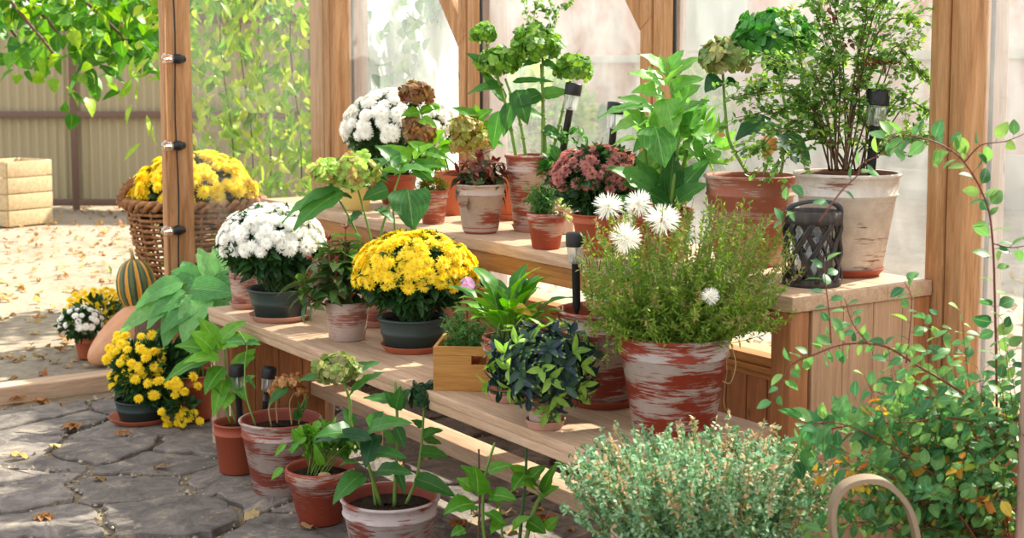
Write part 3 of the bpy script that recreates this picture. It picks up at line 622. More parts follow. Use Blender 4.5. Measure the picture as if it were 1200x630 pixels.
def hyd_head(root, C, r, mat, n=70, flat=.8, name='flower_head', label=None, sz=.36):
    """cluster of four-petalled florets at uneven depth, each facing its own way"""
    m = MB(); n = int(n*.9); ga = PI*(3-math.sqrt(5)); k = np.arange(n); zc = 1-(k+.5)/n*1.5; rr = np.sqrt(np.maximum(0, 1-zc*zc)); d = np.stack([rr*np.cos(k*ga), rr*np.sin(k*ga), zc], 1)
    d = nrm(d+rs.randn(n, 3)*.12); lob = 1+.10*np.sin(d[:, 0]*5+1)*np.cos(d[:, 1]*6)+.08*np.sin(d[:, 2]*9); P = np.asarray(C)+d*[1, 1, flat]*r*(.78+.26*rs.rand(n)[:, None])*lob[:, None]
    T = tpl(4, 'spoon'); N_ = nrm(d+rs.randn(n, 3)*.45); u = nrm(np.cross(N_, [.3, .2, 1.0])); v = np.cross(N_, u); ph = rs.rand(n)*6.3; sc_ = (.75+.5*rs.rand(n)); rd = rs.rand(n)
    for q in range(4):
        a = ph+q*PI/2; D = u*np.cos(a)[:, None]+v*np.sin(a)[:, None]+N_*.30; leaves(m, T, P, D, N_, r*sz*.82*sc_, r*sz*.85*sc_, .55, -.10, rnd=np.clip(rd+rs.randn(n)*.12, 0, 1))
    n2 = n; d2 = rdir(n2, .2); leaves(m, T, np.asarray(C)+d2*[1, 1, flat]*r*.55, rdir(n2), d2, r*sz*.8, r*sz*.7, .5, 0, rnd=rs.rand(n2)*.4)
    for k in range(0, n, 2): tube(m, [np.asarray(C)-[0, 0, r*.45], P[k]], r*.016, 4, False)
    return m.build(name, mat, root, label=label)
def big_leaf(m, a, b, w, up=None, droop=.6, fold=.14, T=None, rnd=None):
    a = np.asarray(a, float); b = np.asarray(b, float); d = b-a; L = np.linalg.norm(d); n = d/L; u_ = up if up is not None else (0, -.6, .8); up = Rt*u_[0]+Fd*(u_[1]-.25)+Zu*u_[2]+rs.randn(3)*.15
    X = nrm(np.cross(n, up)); Z = np.cross(X, n); st = n*math.cos(droop/2)+Z*math.sin(droop/2); Ls = L*droop/(2*math.sin(droop/2)) if abs(droop) > .02 else L
    leaves(m, T or tpl(9, 'heart', 5, .05), [a], [st], np.cross(X, st)[None], Ls, w, droop, fold, rnd=np.array([rs.rand() if rnd is None else rnd]))
def clump(ml, C, rad, n, L, W, T, droop=.7, up=.4, upn=1.0, fold=.2):
    """leaves filling an ellipsoid and pointing outwards"""
    C = np.asarray(C, float); A = np.stack([Rt*rad[0], Fd*rad[1], Zu*rad[2]], 0); d = rdir(n); r = .35+.65*rs.rand(n)**.6; P = C+(d*r[:, None])@A*.85
    D = nrm(d@np.stack([Rt, Fd, Zu])+rdir(n)*.45+[0, 0, up]); s = .7+.6*rs.rand(n); leaves(ml, T, P, D, rdir(n, upn), L*s, W*s, droop, fold)
# ================================================================== beyond the glass
BW = thing('plastered_building', 'pinkish weathered building with a pale plinth behind the back windows', 'building', (-10, 12.5, -.03))
def brickwall():
    t = NT('weathered_pink_plaster'); v = t.coords(); a = t.noise(v, .55, 5, .6, .3); r = t.ramp([(.34, '#c9806c'), (.44, '#dba695'), (.52, '#f2ddd4'), (.6, '#dba898'), (.68, '#c98672')], a)
    b = t.noise(v, 3, 6, .7); br = t.ramp([(.3, .85), (.7, 1.08)], b); m = t.mixc(1.0, (r, 0), (br, 0), 'MULTIPLY'); return t.done(t.pbr((m, 2), .9, bump=(b, 0), bd=.02))
m = MB(); span(m, (-38, 12.5, -.03), (14, 12.9, 4.6), 0); m.build('wall', brickwall(), BW)
m = MB(); span(m, (-38, 12.42, -.03), (14, 12.52, .55), .01); m.build('plinth', plain('grey_plinth', '#a39a90', .9), BW)
m = MB(); span(m, (-38, 12.40, 1.55), (14, 12.50, 1.66), .01); m.build('ledge', plain('pale_ledge', '#c9bcae', .9), BW)
for x in (-30, -22, -14.5, -6.5):
    m = MB(); span(m, (x, 12.46, 1.7), (x+1.2, 12.55, 3.1), .01); wf = m.build('window', plain('pale_window_frame', '#d8d4cb', .6), BW)
    m = MB(); span(m, (x+.1, 12.45, 1.8), (x+1.1, 12.459, 3.0), 0); m.build('pane', plain('dim_window_pane', '#8d9499', .2), wf)
# white fabric added in place of a leaf-shadowed wall behind the windows
xa = onY(424, 150, 3.5)[0]; xb = onY(548, 150, 3.5)[0]
n = 60; X = np.linspace(xa, xb, n); Zs = np.linspace(.3, 1.92, 30); XX, ZZ = np.meshgrid(X, Zs); YY = 3.5+.015*np.sin(XX*9+ZZ*.6)+.01*np.sin(XX*23)
i = (np.arange(29)[:, None]*n+np.arange(n-1)[None]).ravel(); m = MB(); m.add(np.stack([XX, YY, ZZ], -1).reshape(-1, 3), np.stack([i, i+1, i+n+1, i+n], 1))
t = NT('white_wall_sheet'); d_ = t.n('ShaderNodeBsdfDiffuse'); d_.inputs[0].default_value = (.66, .69, .68, 1); tl = t.n('ShaderNodeBsdfTranslucent'); tl.inputs[0].default_value = (.62, .66, .64, 1)
mx = t.n('ShaderNodeMixShader', i_0=.6); t.l(d_, 0, mx, 1); t.l(tl, 0, mx, 2)
sheet = m.build('wall_sheet', t.done(mx)); tag(sheet, 'thin white fabric in place of a leaf-shadowed white wall outside the second window bay', 'screen')
# climber whose shadow falls on the fabric
def climber(name, lab, cat, P0, path_list, nl, ll, lw, mat, spread, group=None, root_z=-.03, lv='oval'):
    root = thing(name, lab, cat, P0, group); ms = MB(); ml = MB()
    for pth in path_list:
        c = curve(pth, 22); tube(ms, c, np.linspace(.006, .002, len(c)), 5); k = nl//len(path_list); ix = rs.randint(2, len(c), k)
        P = c[ix]+rs.randn(k, 3)*spread; D = nrm(rdir(k)*[1, 1, .6]+[0, 0, -.9]); leaves(ml, tpl(4, lv), P, D, rdir(k, .3)+[0, -.3, 0], ll*(.6+.8*rs.rand(k)), lw*(.6+.8*rs.rand(k)), .7, .15)
    ms.build('stem', M_twig, root); ml.build('foliage', mat, root); return root
pp = []
for (px, y0, y1) in ((445, 260, 10), (470, 250, 40), (500, 240, 5), (478, 230, -20), (530, 30, -30)):
    a = onY(px, y0+40, 3.60); a[2] = -.03 if px < 520 else 1.7; b = onY(px, (y0+y1)/2, 3.57); c = onY(px+8, y1, 3.6); pp.append([a, b, c])
climber('climbing_plant', 'leafy climber growing behind the white fabric standing for the wall, seen as soft shadows', 'climber', (pp[0][0][0], 3.7, -.03), pp, 650, .10, .075, G['shr'], .07)
# bright climber outside the end window
pp = []
for k in range(9):
    y = 3.0+.2*k+random.uniform(-.05, .05); x = -7.95-random.uniform(0, .5); pp.append([(x, y, -.03), (x-.05, y+.06, .9), (x+.05, y-.05, 1.7), (x+.1, y+.1, 2.45)])
climber('climbing_plant', 'sunlit yellow-green climber filling the view through the end window', 'climber', (-8.1, 3.4, -.03), pp, 2600, .11, .042, G['vine'], .17, lv='lance')
# leafy branch hanging over the yard and trees beyond the fence
def branch_tree(lab, P0, trunk, brs, nl, ll, mat, spread):
    root = thing('tree', lab, 'tree', P0); m = MB(); tube(m, curve(trunk, 14), np.linspace(.13, .05, len(curve(trunk, 14))), 10); m.build('trunk', M_twig, root); mb_ = MB(); ml = MB()
    for b in brs:
        c = curve(b, 16); tube(mb_, c, np.linspace(.025, .004, len(c)), 5); k = nl//len(brs); ix = rs.randint(3, len(c), k); P = c[ix]+rs.randn(k, 3)*spread
        leaves(ml, tpl(5, 'heart'), P, nrm(rdir(k)+[0, 0, -.8]), rdir(k, .8), ll*(.6+.7*rs.rand(k)), ll*.72*(.6+.7*rs.rand(k)), .6, .12)
    mb_.build('branch', M_twig, root); ml.build('crown', mat, root); return root
T0 = at(-220, 245, 10.5); T0[2] = -.03; top = T0+[0, 0, 2.6]; brs = []
for (px, py_, dd) in ((20, 20, 9.5), (60, 50, 9.2), (52, 70, 9.0), (110, 50, 9.6), (160, 30, 9.4), (178, 46, 9.8), (130, 50, 9.2), (90, 20, 10), (40, -10, 9.5), (150, -10, 9), (10, 50, 9.8), (110, 10, 8.6), (170, 10, 8.4), (120, 30, 9.5)):
    e = at(px, py_, dd); brs.append([top, top*.5+e*.5+[0, 0, .55], e+[0, 0, .12], e])
branch_tree('leafy tree hanging its green branches over the fence, seen left of the doorway post', T0, [T0, T0+[.1, 0, 1.3], top], brs, 1300, .125, G['tree'], .14)
for k, (px, lab) in enumerate(((-160, 'dense green tree beyond the corrugated fence, behind the slatted crate'), (230, 'green tree beyond the corrugated fence, behind the end window'))):
    T1 = at(px, 240, 18.0); T1[2] = -.03; tp = T1+[0, 0, 2.2]; br = []
    for q in range(16): a = q*2.4; br.append([tp+[0, 0, -.6+.1*q], tp+np.array([math.cos(a), math.sin(a), .5+.08*q])*1.0, tp+np.array([math.cos(a)*2.1, math.sin(a)*2.1, .1+.13*q])])
    branch_tree(lab, T1, [T1, T1+[0, .1, 1.2], tp], br, 2600, .24, G['tree'], .38)
# leaf litter
m = MB(); N = 2600; P = np.stack([-6.3-8.5*rs.rand(N)**1.1, -1.5+8.0*rs.rand(N), np.full(N, -.018)], 1); P[:, 2] += rs.rand(N)*.012
a = rs.rand(N)*2*PI; D = np.stack([np.cos(a), np.sin(a), .12*rs.randn(N)], 1); leaves(m, tpl(4, 'oval', 3, .15), P, D, np.array([0, 0, 1.0])+rs.randn(N, 3)*.25, .04+.035*rs.rand(N), .028+.025*rs.rand(N), rs.randn(N)*.7, rs.randn(N)*.25)
tag(m.build('leaf_litter', G['lit']), 'dry autumn leaves strewn over the yard outside the doorway', 'leaves', kind='stuff')
m = MB(); N = 2200; P = np.stack([-6+9*rs.rand(N), 3.3+8*rs.rand(N), np.full(N, -.015)], 1); a = rs.rand(N)*2*PI; D = np.stack([np.cos(a), np.sin(a), .12*rs.randn(N)], 1)
leaves(m, tpl(4, 'oval', 3, .15), P, D, np.array([0, 0, 1.0])+rs.randn(N, 3)*.25, .06+.05*rs.rand(N), .04+.035*rs.rand(N), rs.randn(N)*.7, rs.randn(N)*.25)
tag(m.build('leaf_litter', G['lit']), 'dry leaves on the ground seen through the right back window', 'leaves', kind='stuff')
# single fallen leaves on the paving
spots = [(25, 466, 'tan'), (45, 468, 'tan'), (70, 473, 'tan'), (42, 470, 'x'), (12, 533, ''), (112, 560, ''), (47, 603, ''), (248, 607, 'rust'), (196, 545, ''), (90, 497, ''), (352, 617, ''), (300, 597, ''), (142, 505, ''), (62, 522, ''), (470, 545, ''), (562, 556, ''), (585, 598, ''), (610, 622, ''), (640, 604, ''), (420, 505, ''), (300, 486, ''), (540, 610, '')]
for k, (px, py_, s) in enumerate(spots):
    p = onz(px, py_, .012); a = random.uniform(0, 6.3); m = MB(); L = random.uniform(.05, .085)
    if k % 3 == 0:
        for q in range(5): b = a+(q-2)*.55; leaves(m, tpl(5, 'oval', 3, .1), [p], [[math.cos(b), math.sin(b), .12]], [[0, 0, 1.0]], L*(1-.16*abs(q-2)), L*.42, .5, .2, rnd=np.array([.55]))
    else: leaves(m, tpl(6, 'oval', 3, .2), [p], [[math.cos(a), math.sin(a), .15]], [[.1, .1, 1.0]], L, L*.6, .8, random.uniform(-.3, .4))
    tube(m, [p, p-np.array([math.cos(a), math.sin(a), -.1])*L*.4], .001, 4); tag(m.build('fallen_leaf', G['lit'], None, loc=p), 'curled dry brown leaf fallen on the grey flagstones', 'leaf', 'fallen leaves on the paving')
# ================================================================== wicker basket with yellow mums
def wicker_mat():
    t = NT('brown_wicker'); n = t.noise(t.coords(), 40, 4); r = t.ramp([(.3, '#6b432a'), (.55, '#99693f'), (.75, '#b98a5a')], n); return t.done(t.pbr((r, 0), .6, bump=(n, 0), bd=.002, spec=.3))
M_wick = wicker_mat()
def basket(root, c, rt, rb, h, rows, stakes=22, thick=.009, mat=None, el=1.0, ang=0.0):
    mat = mat or M_wick; R_ = lambda z: rb+(rt-rb)*(z/h); m = MB(); a = np.linspace(0, 2*PI, stakes*4+1)
    def ptf(r, a_, z): x, y = r*np.cos(a_)*el, r*np.sin(a_); return np.stack([c[0]+x*math.cos(ang)-y*math.sin(ang), c[1]+x*math.sin(ang)+y*math.cos(ang), c[2]+z+0*x], -1)
    for k in range(rows):
        z = h*(k+.5)/rows; tube(m, ptf(R_(z)+thick*.75*np.sin(a*stakes/2+k*PI), a, z+.002*np.sin(a*5+k)), thick*.55, 5, False)
    m.build('weave', mat, root); m = MB()
    for k in range(stakes):
        aa = np.array([k*2*PI/stakes]); tube(m, np.concatenate([ptf(R_(z), aa, z) for z in np.linspace(0, h, 8)]), thick*.45, 5)
    m.build('stakes', mat, root); m = MB()
    for ph in (0, PI): b = np.linspace(0, 2*PI, 121); tube(m, ptf(rt+thick*1.0*np.cos(b*18+ph), b, h+thick*1.1*np.sin(b*18+ph)), thick*.9, 6, False)
    m.build('rim', mat, root); m = MB(); lathe(m, [(0, .004), (rb, .004), (rb, .01), (0, .01)], c, 24); m.build('bottom', mat, root)
bc = np.array([-7.0, 0, -.028]); q = onX(230, 330, -7.0); bc[1] = q[1]; bs = mpp(bc); br_ = thing('wicker_basket', 'large brown wicker basket planted with yellow mums outside the doorway post', 'basket', bc)
hb = at(222, 236, bc)[2]+.028; basket(br_, bc, 78*bs, 42*bs, hb, 26, 24, .017)
for dz, sgn in ((0, -1),):
    m = MB(); ee = bc+[0, 0, hb]-Rt*80*bs-Fd*.12; b = np.linspace(0, PI, 40)
    for ph in (0, 2.1, 4.2): tube(m, ee+Rt*((.12*(1-np.cos(b)))[:, None]+.015*np.cos(b*16+ph)[:, None])+Zu*((.13*np.sin(b))[:, None]+.015*np.sin(b*16+ph)[:, None]), .014, 6)
    m.build('handle', M_wick, br_)
m = MB(); lathe(m, [(0, 0), (66*bs, -.02)], bc+[0, 0, hb-.06], 30); m.build('soil', M_soil, br_)
mum_plant(br_, bc+[0, 0, hb-.05], bc+[0, 0, hb+.02], 72*bs, 62*bs, .24, 'y', 180, .042, zmin=.02, nleaf=700, llen=.07)
#PK and squash by the doorway
def gourd(name, lab, cat, c, R, h, mat, ribs=10, depth=.08, tilt=(0, 0, 1), neck=0.0, stemc=None):
    root = thing(name, lab, cat, c); m = MB(); nt_, na = 30, 80; t_ = np.linspace(0, PI, nt_); a = np.linspace(0, 2*PI, na, endpoint=False)
    pr_ = np.sin(t_)**.85*(1-neck*.55*np.clip((1-np.cos(t_[::-1]))*.5, 0, 1)**1.2); zz = -np.cos(t_)*h/2*(1+.0*t_)
    v = np.array([[R*pr_[i]*(1-depth*abs(math.cos(ribs*b/2))**.0*(1-abs(math.sin(ribs*b/2))**.6)*math.sin(t_[i]))*f(b) for f in (math.cos, math.sin)]+[zz[i]*(1)+0] for i in range(nt_) for b in a])
    z = nrm(tilt); u = nrm(np.cross(z, [.2, 1, .1])); w_ = np.cross(z, u); v2 = v@np.stack([u, w_, z], 0); v2 = v2+c-[0, 0, v2[:, 2].min()]; i = np.arange(nt_-1)[:, None]*na; j = np.arange(na)[None]; k = (j+1) % na
    A = np.zeros((len(v), 3)); A[:, 1] = np.tile(np.abs(np.sin(ribs*a/2)), nt_); A[:, 2] = np.repeat(t_/PI, na)
    m.add(v2, np.stack([i+j, i+k, i+na+k, i+na+j], -1).reshape(-1, 4), None, A); m.build('body', mat, root)
    top_ = v2.reshape(nt_, na, 3)[-1].mean(0); m = MB(); tube(m, [top_-z*.01, top_+z*.025, top_+z*.05+u*.015], [.014, .009, .011], 8); m.build('stalk', M_tan, root); return root
def stripes():
    t = NT('striped_pumpkin_skin'); a = t.n('ShaderNodeAttribute', attribute_name='lc'); sp = t.n('ShaderNodeSeparateColor'); t.l(a, 'Color', sp, 0); n = t.noise(t.coords(), 14, 4); 
    ad_ = t.n('ShaderNodeMath', operation='MULTIPLY_ADD', i_1=.5, i_2=-.25); t.l(n, 0, ad_, 0); a2 = t.n('ShaderNodeMath', operation='ADD'); t.l(ad_, 0, a2, 0); t.l(sp, 1, a2, 1)
    r = t.ramp([(.2, '#d8902a'), (.42, '#e0a33a'), (.5, '#3d4f2c'), (.8, '#2f4230'), (.95, '#56663a')], a2); return t.done(t.pbr((r, 0), .4))
def skin(name, c1, c2):
    t = NT(name); n = t.noise(t.coords(), 6, 4); r = t.ramp([(.3, c1), (.7, c2)], n); return t.done(t.pbr((r, 0), .45, bump=(n, 0), bd=.003))
sq = onz(140, 432, -.02)+Fd*.12; ss = mpp(sq)
gourd('squash', 'long pale orange squash leaning beside the yellow and white mums', 'squash', sq+[0, 0, -.0], .115, .44, skin('orange_squash_skin', '#c98a60', '#dba77e'), 12, .03, nrm(Rt*.85+Fd*.35+Zu*.72), .55)
cr = at(176, 400, 6.75); cr[2] = -.028
st_ = thing('tree_stump', 'short sawn log standing behind the squash', 'log', cr); m = MB(); lathe(m, [(0, 0), (.14, 0), (.145, .05), (.14, .245), (.13, .25), (0, .25)], cr, 30); m.build('trunk', wood('bark', '#4f3d2e', '#6b5440', '#7d654c', 'Z'), st_)
gourd('striped_pumpkin', 'small orange and green striped pumpkin standing on a log below the wicker basket', 'pumpkin', cr+[-.0, 0, .25]-Rt*.06, .098, .27, stripes(), 10, .10, nrm(-Rt*.12+Zu))
wq = onz(172, 425, -.02)+Fd*.35; gourd('white_gourd', 'small white gourd half hidden under the hosta leaves', 'gourd', wq, .085, .22, skin('white_gourd_skin', '#dcd8ca', '#eeeadd'), 10, .03, nrm(Rt*.1+Zu))

# bushes and a heap of stones outside the middle windows, softened by distance
for k, (px, yb, dist, wd, ht, lab, mt) in enumerate(((625, 225, 15.5, 1.5, 1.6, 'pale round bush outside the third window bay', 'vine'), (700, 215, 17.0, 1.3, 1.0, 'low dusty bush outside the third window bay, beside the pale round bush', 'shr'), (812, 215, 17, 1.2, 1.5, 'bush outside the wide right window bay against the pink building', 'vine'))):
    p = at(px, yb, dist); p[2] = -.03; o = thing('bush', lab, 'bush', p); m = MB(); clump(m, p+[0, 0, ht*.55], (wd*.5, wd*.5, ht*.5), 900, .16, .09, tpl(4, 'oval', 3), .6); m.build('foliage', G[mt], o)
    m = MB(); 
    for q in range(7): tube(m, bez(p, p+[0, 0, ht*.3], p+rdir(1)[0]*[wd*.35, wd*.35, .1]+[0, 0, ht*.6], 6), .012, 5)
    m.build('stems', M_twig, o)
# ================================================================== generic plant growth
def stalks(root, base, tops, r0, mat, mats=None, lift=.0, name='stem', spread=.02, bend=.04, r1=None):
    out = []; m = MB()
    for k, tpt in enumerate(tops):
        b = np.asarray(base)+[rs.randn()*spread, rs.randn()*spread, -.02]; mid = (b+tpt)/2+rs.randn(3)*[bend, bend, bend*.3]
        c = curve([b, mid, tpt], 14); tube(m, c, np.linspace(r0, r1 or r0*.6, len(c)), 7); out.append(c)
    m.build(name, mat, root); return out
def pair_leaves(ml, c, fr, L, W, T, droop=.7, tilt=.5, n=2, ph=None, up=None):
    """n leaves round the stem c at each fraction"""
    for k, f in enumerate(fr):
        i = min(len(c)-2, int(f*(len(c)-1))); p = c[i]; ax = nrm(c[i+1]-c[i]); u = nrm(np.cross(ax, [.3, .9, .1])); v = np.cross(ax, u); a0 = (ph if ph is not None else 0)+k*PI/2+rs.randn()*.3
        for q in range(n):
            a = a0+q*2*PI/n; d = nrm((u*math.cos(a)+v*math.sin(a))*1.0+ax*tilt+rs.randn(3)*.08); s = 1+rs.randn()*.14
            leaves(ml, T, [p], [d], [ax], L*s*(1-.25*f), W*s*(1-.25*f), droop*(.7+.6*rs.rand()), .16)
def twigs(m, base, pts, r=.0015, k=5, sp=.01):
    for p in pts: tube(m, bez(np.asarray(base)+rs.randn(3)*[sp, sp, 0], (np.asarray(base)+p)/2+[0, 0, .01], p, k), r, 4, False)
OV = tpl(6, 'oval', 3); LA = tpl(6, 'lance', 3); HT = tpl(8, 'heart', 5, .04); SP = tpl(6, 'spoon', 3)
# ================================================================== lower shelf
r_, c, tp, R, s = potted('potted_chrysanthemum', 'white mum in a dark green bowl pot at the left end of the lower shelf', 'potted plant', 329, 380, H1, 78, 57, 338, M_dkpot, 'bowl', 76, M_pinksauc, soil=True)
mum_plant(r_, tp, at(318, 288, c), 62*s, 52*s, 48*s, 'w', 210, .028, nleaf=1300, llen=.05, zmin=-.05)
r_, c, tp, R, s = potted('potted_seedling', 'small washed clay pot of green shoots behind the white mum bowl pot', 'potted plant', 288, 363, H1, 38, 30, 317, washed('wash_clay_a', .55, '#a8695a', '#8a5246', '#cbb7ab', 3), 'clay', 38, M_pinksauc)
m = MB(); clump(m, tp+[0, 0, .05], (.05, .05, .06), 90, .06, .02, LA); m.build('foliage', G['mum'], r_)
r_, c, tp, R, s = potted('potted_impatiens', 'reddish-stemmed green impatiens in a pinkish washed pot between the white and yellow mums', 'potted plant', 407, 401, H1, 52, 43, 352, washed('wash_pink', .70, '#a0685a', '#875044', '#cfb8aa', 5), 'clay')
tops = [at(x, y, c, d) for x, y, d in ((362, 300, 0), (385, 275, -.04), (405, 262, 0), (425, 290, .03), (440, 305, -.03), (352, 325, -.03), (395, 300, -.09), (420, 320, -.08), (372, 330, -.08), (400, 283, .07))]
cs = stalks(r_, tp, tops, .0045, plain('red_stem', '#7a3230', .5), spread=.015); m = MB(); mr = MB()
for q in cs: pair_leaves(m, q, (.42, .52, .62, .72, .82, .92), .100, .040, LA, .9, .3, 4); pair_leaves(mr, q, (.97,), .035, .012, LA, .4, 1.4, 5)
m.build('foliage', G['impg'], r_); mr.build('new_leaves', G['red'], r_)
r_, c, tp, R, s = potted('potted_hydrangea', 'tall hydrangea with lime flower heads and broad leaves behind the yellow mum', 'potted plant', 440, 385, H1, 44, 34, 345, washed('wash_pink_b', .6, '#a86a5c', '#8c5145', '#cdb5a8', 6), 'clay', 50, M_pinksauc)
tops = [at(384, 212, c, -.03), at(418, 216, c, 0), at(460, 236, c, .04), at(470, 200, c, .02)]
cs = stalks(r_, tp, tops, .0055, M_stem, spread=.02)
for (x, y, rr, dd) in ((382, 202, 18, -.03), (418, 203, 25, 0)): hyd_head(r_, at(x, y, c, dd), rr*s, G['hgl'], 120, .85, label='lime green hydrangea head' if rr == 25 else 'lime hydrangea head flushed with brown', sz=.42)
m = MB()
for (x0, y0, x1, y1, w_, dd, up) in ((402, 225, 344, 270, 40, -.10, (0, -.3, 1)), (398, 222, 330, 262, 30, -.06, (0, 0, 1)), (412, 232, 352, 238, 26, 0, (0, 0, 1)), (478, 222, 484, 270, 50, -.14, (.3, -1, .3)), (455, 222, 425, 234, 26, -.03, (.2, -.6, .8)), (440, 245, 462, 262, 22, -.05, (0, 0, 1)), (425, 250, 405, 268, 22, 0, (0, 0, 1)), (470, 200, 512, 205, 28, .03, (0, 0, 1)), (466, 196, 440, 170, 26, 0, (0, 0, 1)), (468, 200, 436, 186, 22, .05, (0, 0, 1)), (430, 215, 470, 182, 24, -.02, (0, 0, 1))):
    big_leaf(m, at(x0, y0, c, dd*.5), at(x1, y1, c, dd), w_*s, up, .7)
m.build('foliage', G['hyd'], r_)
r_, c, tp, R, s = potted('potted_chrysanthemum', 'bright yellow mum in a dark bowl pot on an orange saucer, middle of lower shelf', 'potted plant', 484, 417, H1, 84, 66, 372, M_dkpot, 'bowl', 78, M_orange)
mum_plant(r_, tp, at(486, 322, c), 72*s, 58*s, 50*s, 'y', 270, .026, nleaf=1700, llen=.05, zmin=-.12)
mr = MB(); p = at(548, 333, c, -.12)
for k in range(5): a = k*1.257; D = nrm(Rt*math.cos(a)+Zu*math.sin(a)-Fd*.4); leaves(mr, tpl(4, 'spoon', 3), [p], [D], [-Fd], .026, .024, .4, -.05)
mr.build('pink_flower', leafm('pale_pink_petal', ['#c79bc0', '#d8b0d0'], None), r_, label='single pale pink flower')
# wooden crate with thyme
cp = place(574, 466, H1, 10); cs_ = mpp(cp); Wc, Dc, Hc = .325, .20, .125; a_ = math.atan2(Rt[1], Rt[0])-.10; ca, sa = math.cos(a_), math.sin(a_)
fr = onz(508, 457, H1); C0 = fr+np.array([ca, sa, 0])*Wc/2+np.array([-sa, ca, 0])*Dc/2
def TW(x, y, z): return np.array([C0[0]+x*ca-y*sa, C0[1]+x*sa+y*ca, H1+z])
def T(x, y, z): return np.array([C0[0]+x, C0[1]+y, H1+z])
CR = thing('wooden_crate', 'small amber wooden crate with a hand slot, on the lower shelf beside the yellow mum', 'crate', T(0, 0, 0))
M_cr = wood('crate_wood', '#9a6a30', '#b98340', '#c8934c', 'X', .5, False, 1.5, 4)
for y, slot in ((-Dc/2, True), (Dc/2, False)):
    m = MB(); t_ = .009; sl = .036; sh_ = .075; sz_ = .024
    for (xa_, xb_, za_, zb_) in ((-Wc/2, Wc/2, 0, sh_), (-Wc/2, Wc/2, sh_+sz_, Hc), (-Wc/2, -.055, sh_, sh_+sz_), (.055, Wc/2, sh_, sh_+sz_)):
        box(m, T((xa_+xb_)/2, y, (za_+zb_)/2), (xb_-xa_, t_, zb_-za_), 0, .0015)
    m.build('side', M_cr, CR, smooth=False)
for x in (-1, 1):
    m = MB(); box(m, T(x*(Wc/2-.005), 0, Hc/2), (.010, Dc-.01, Hc-.002), 0, .001); m.build('end_board', M_cr, CR)
m = MB(); box(m, T(0, 0, .005), (Wc-.02, Dc-.01, .008), 0); m.build('bottom', M_cr, CR)
def herb_tuft(root, base, C, rad, nst, nl, L, W, mat, smat, T_=None, lift=.3, sname='stems', r=.001):
    ms = MB(); ml = MB(); C = np.asarray(C, float); A = np.stack([Rt*rad[0], Fd*rad[1], Zu*rad[2]], 0)
    for k in range(nst):
        d = rdir(1, .3)[0]; e = C+(d*(.55+.45*rs.rand()))@A; b = np.asarray(base)+rs.randn(3)*[rad[0]*.25, rad[0]*.25, 0]; c = bez(b, b*.4+e*.6+[0, 0, rad[2]*lift], e, 12); tube(ms, c, r, 4, False)
        ii = 2+9.9*rs.rand(nl); i0 = ii.astype(int); i0 = np.minimum(i0, 10); P = c[i0]+(c[i0+1]-c[i0])*(ii-i0)[:, None]; ax = nrm(c[i0+1]-c[i0]); D = nrm(rdir(nl)+ax*.5); leaves(ml, T_ or tpl(2, 'oval', 2), P, D, rdir(nl, .8), L*(.7+.6*rs.rand(nl)), W*(.7+.6*rs.rand(nl)), .3, .1)
    ms.build(sname, smat, root); ml.build('foliage', mat, root)
CR.rotation_euler = (0, 0, a_); tr_ = TW(-.09, 0, .02); r_ = thing('potted_thyme', 'low feathery thyme plant inside the wooden crate', 'potted plant', tr_); pot(r_, tr_-[0, 0, .01], .05, .035, .075, M_terra, 'plain')
herb_tuft(r_, tr_+[0, 0, .06], tr_+[0, 0, .115], (.085, .07, .075), 60, 34, .014, .005, G['herb'], M_stem)
r_, c, tp, R, s = potted('potted_peace_lily', 'glossy green leafy plant with one yellowing leaf in a washed pot before the wooden crate', 'potted plant', 597, 474, H1, 62, 44, 396, washed('wash_lily', .5, '#a35040', '#86402f', '#d0c2ba', 8), 'ridge', 50, M_pinksauc)
m = MB(); my = MB(); ms = MB()
for k in range(46):
    a = k*2.4; el = .65+.85*rs.rand(); L = .085+.05*rs.rand(); e = tp+np.array([math.cos(a)*math.cos(el), math.sin(a)*math.cos(el), math.sin(el)])*(.05+.085*rs.rand()); b = tp+rs.randn(3)*[.012, .012, 0]
    tube(ms, bez(b, (b+e)/2+[0, 0, .02], e, 5), .0022, 5, False); d = nrm(e-b+[0, 0, .02]); leaves(m, tpl(8, 'lance', 5, .05), [e], [d], [[0, 0, 1.0]], L, L*.44, 1.1, .12)
ms.build('stems', M_stem, r_); m.build('foliage', G['mint'], r_); big_leaf(my, at(596, 360, c, -.08), at(624, 370, c, -.13), .04, (0, -.5, 1)); my.build('yellow_leaf', leafm('yellowing_leaf', ['#c9a02a', '#d8b53a'], '#a9b04a', .2), r_, label='yellowing leaf')
r_, c, tp, R, s = potted('potted_boxwood', 'round dark blue-green leafy ball with lime tips in a tiny pot at the shelf front', 'potted plant', 639, 506, H1, 50, 37, 462, washed('wash_small', .42, '#9a5a48', '#7d4636', '#c8b2a6', 10), 'clay', 49, M_pinksauc)
m = MB(); ml = MB(); ms = MB(); C = at(636, 430, c); n = 95
for k in range(n):
    zc = 1-(k+.5)/n*1.75; rr = math.sqrt(max(0, 1-zc*zc)); a = k*2.4; d = nrm(np.array([rr*math.cos(a), rr*math.sin(a), zc])+rs.randn(3)*.1); e = C+d*np.array([.123, .123, .095])*(.85+.3*rs.rand()); tube(ms, bez(tp, (tp+e)/2, e, 4), .0014, 4, False)
    for q in range(3):
        p = e-d*.022*q; u = nrm(np.cross(d, [.2, .3, 1.0])); v = np.cross(d, u); b = q*.9+rs.rand()*3
        for w_ in range(4 if q else 3): an = b+w_*PI/2; leaves(m if (q or k % 3) else ml, tpl(5, 'oval', 3), [p], [nrm((u*math.cos(an)+v*math.sin(an))+d*(.9 if q == 0 else .35))], [d], .040+.008*rs.rand(), .018, .35, .18)
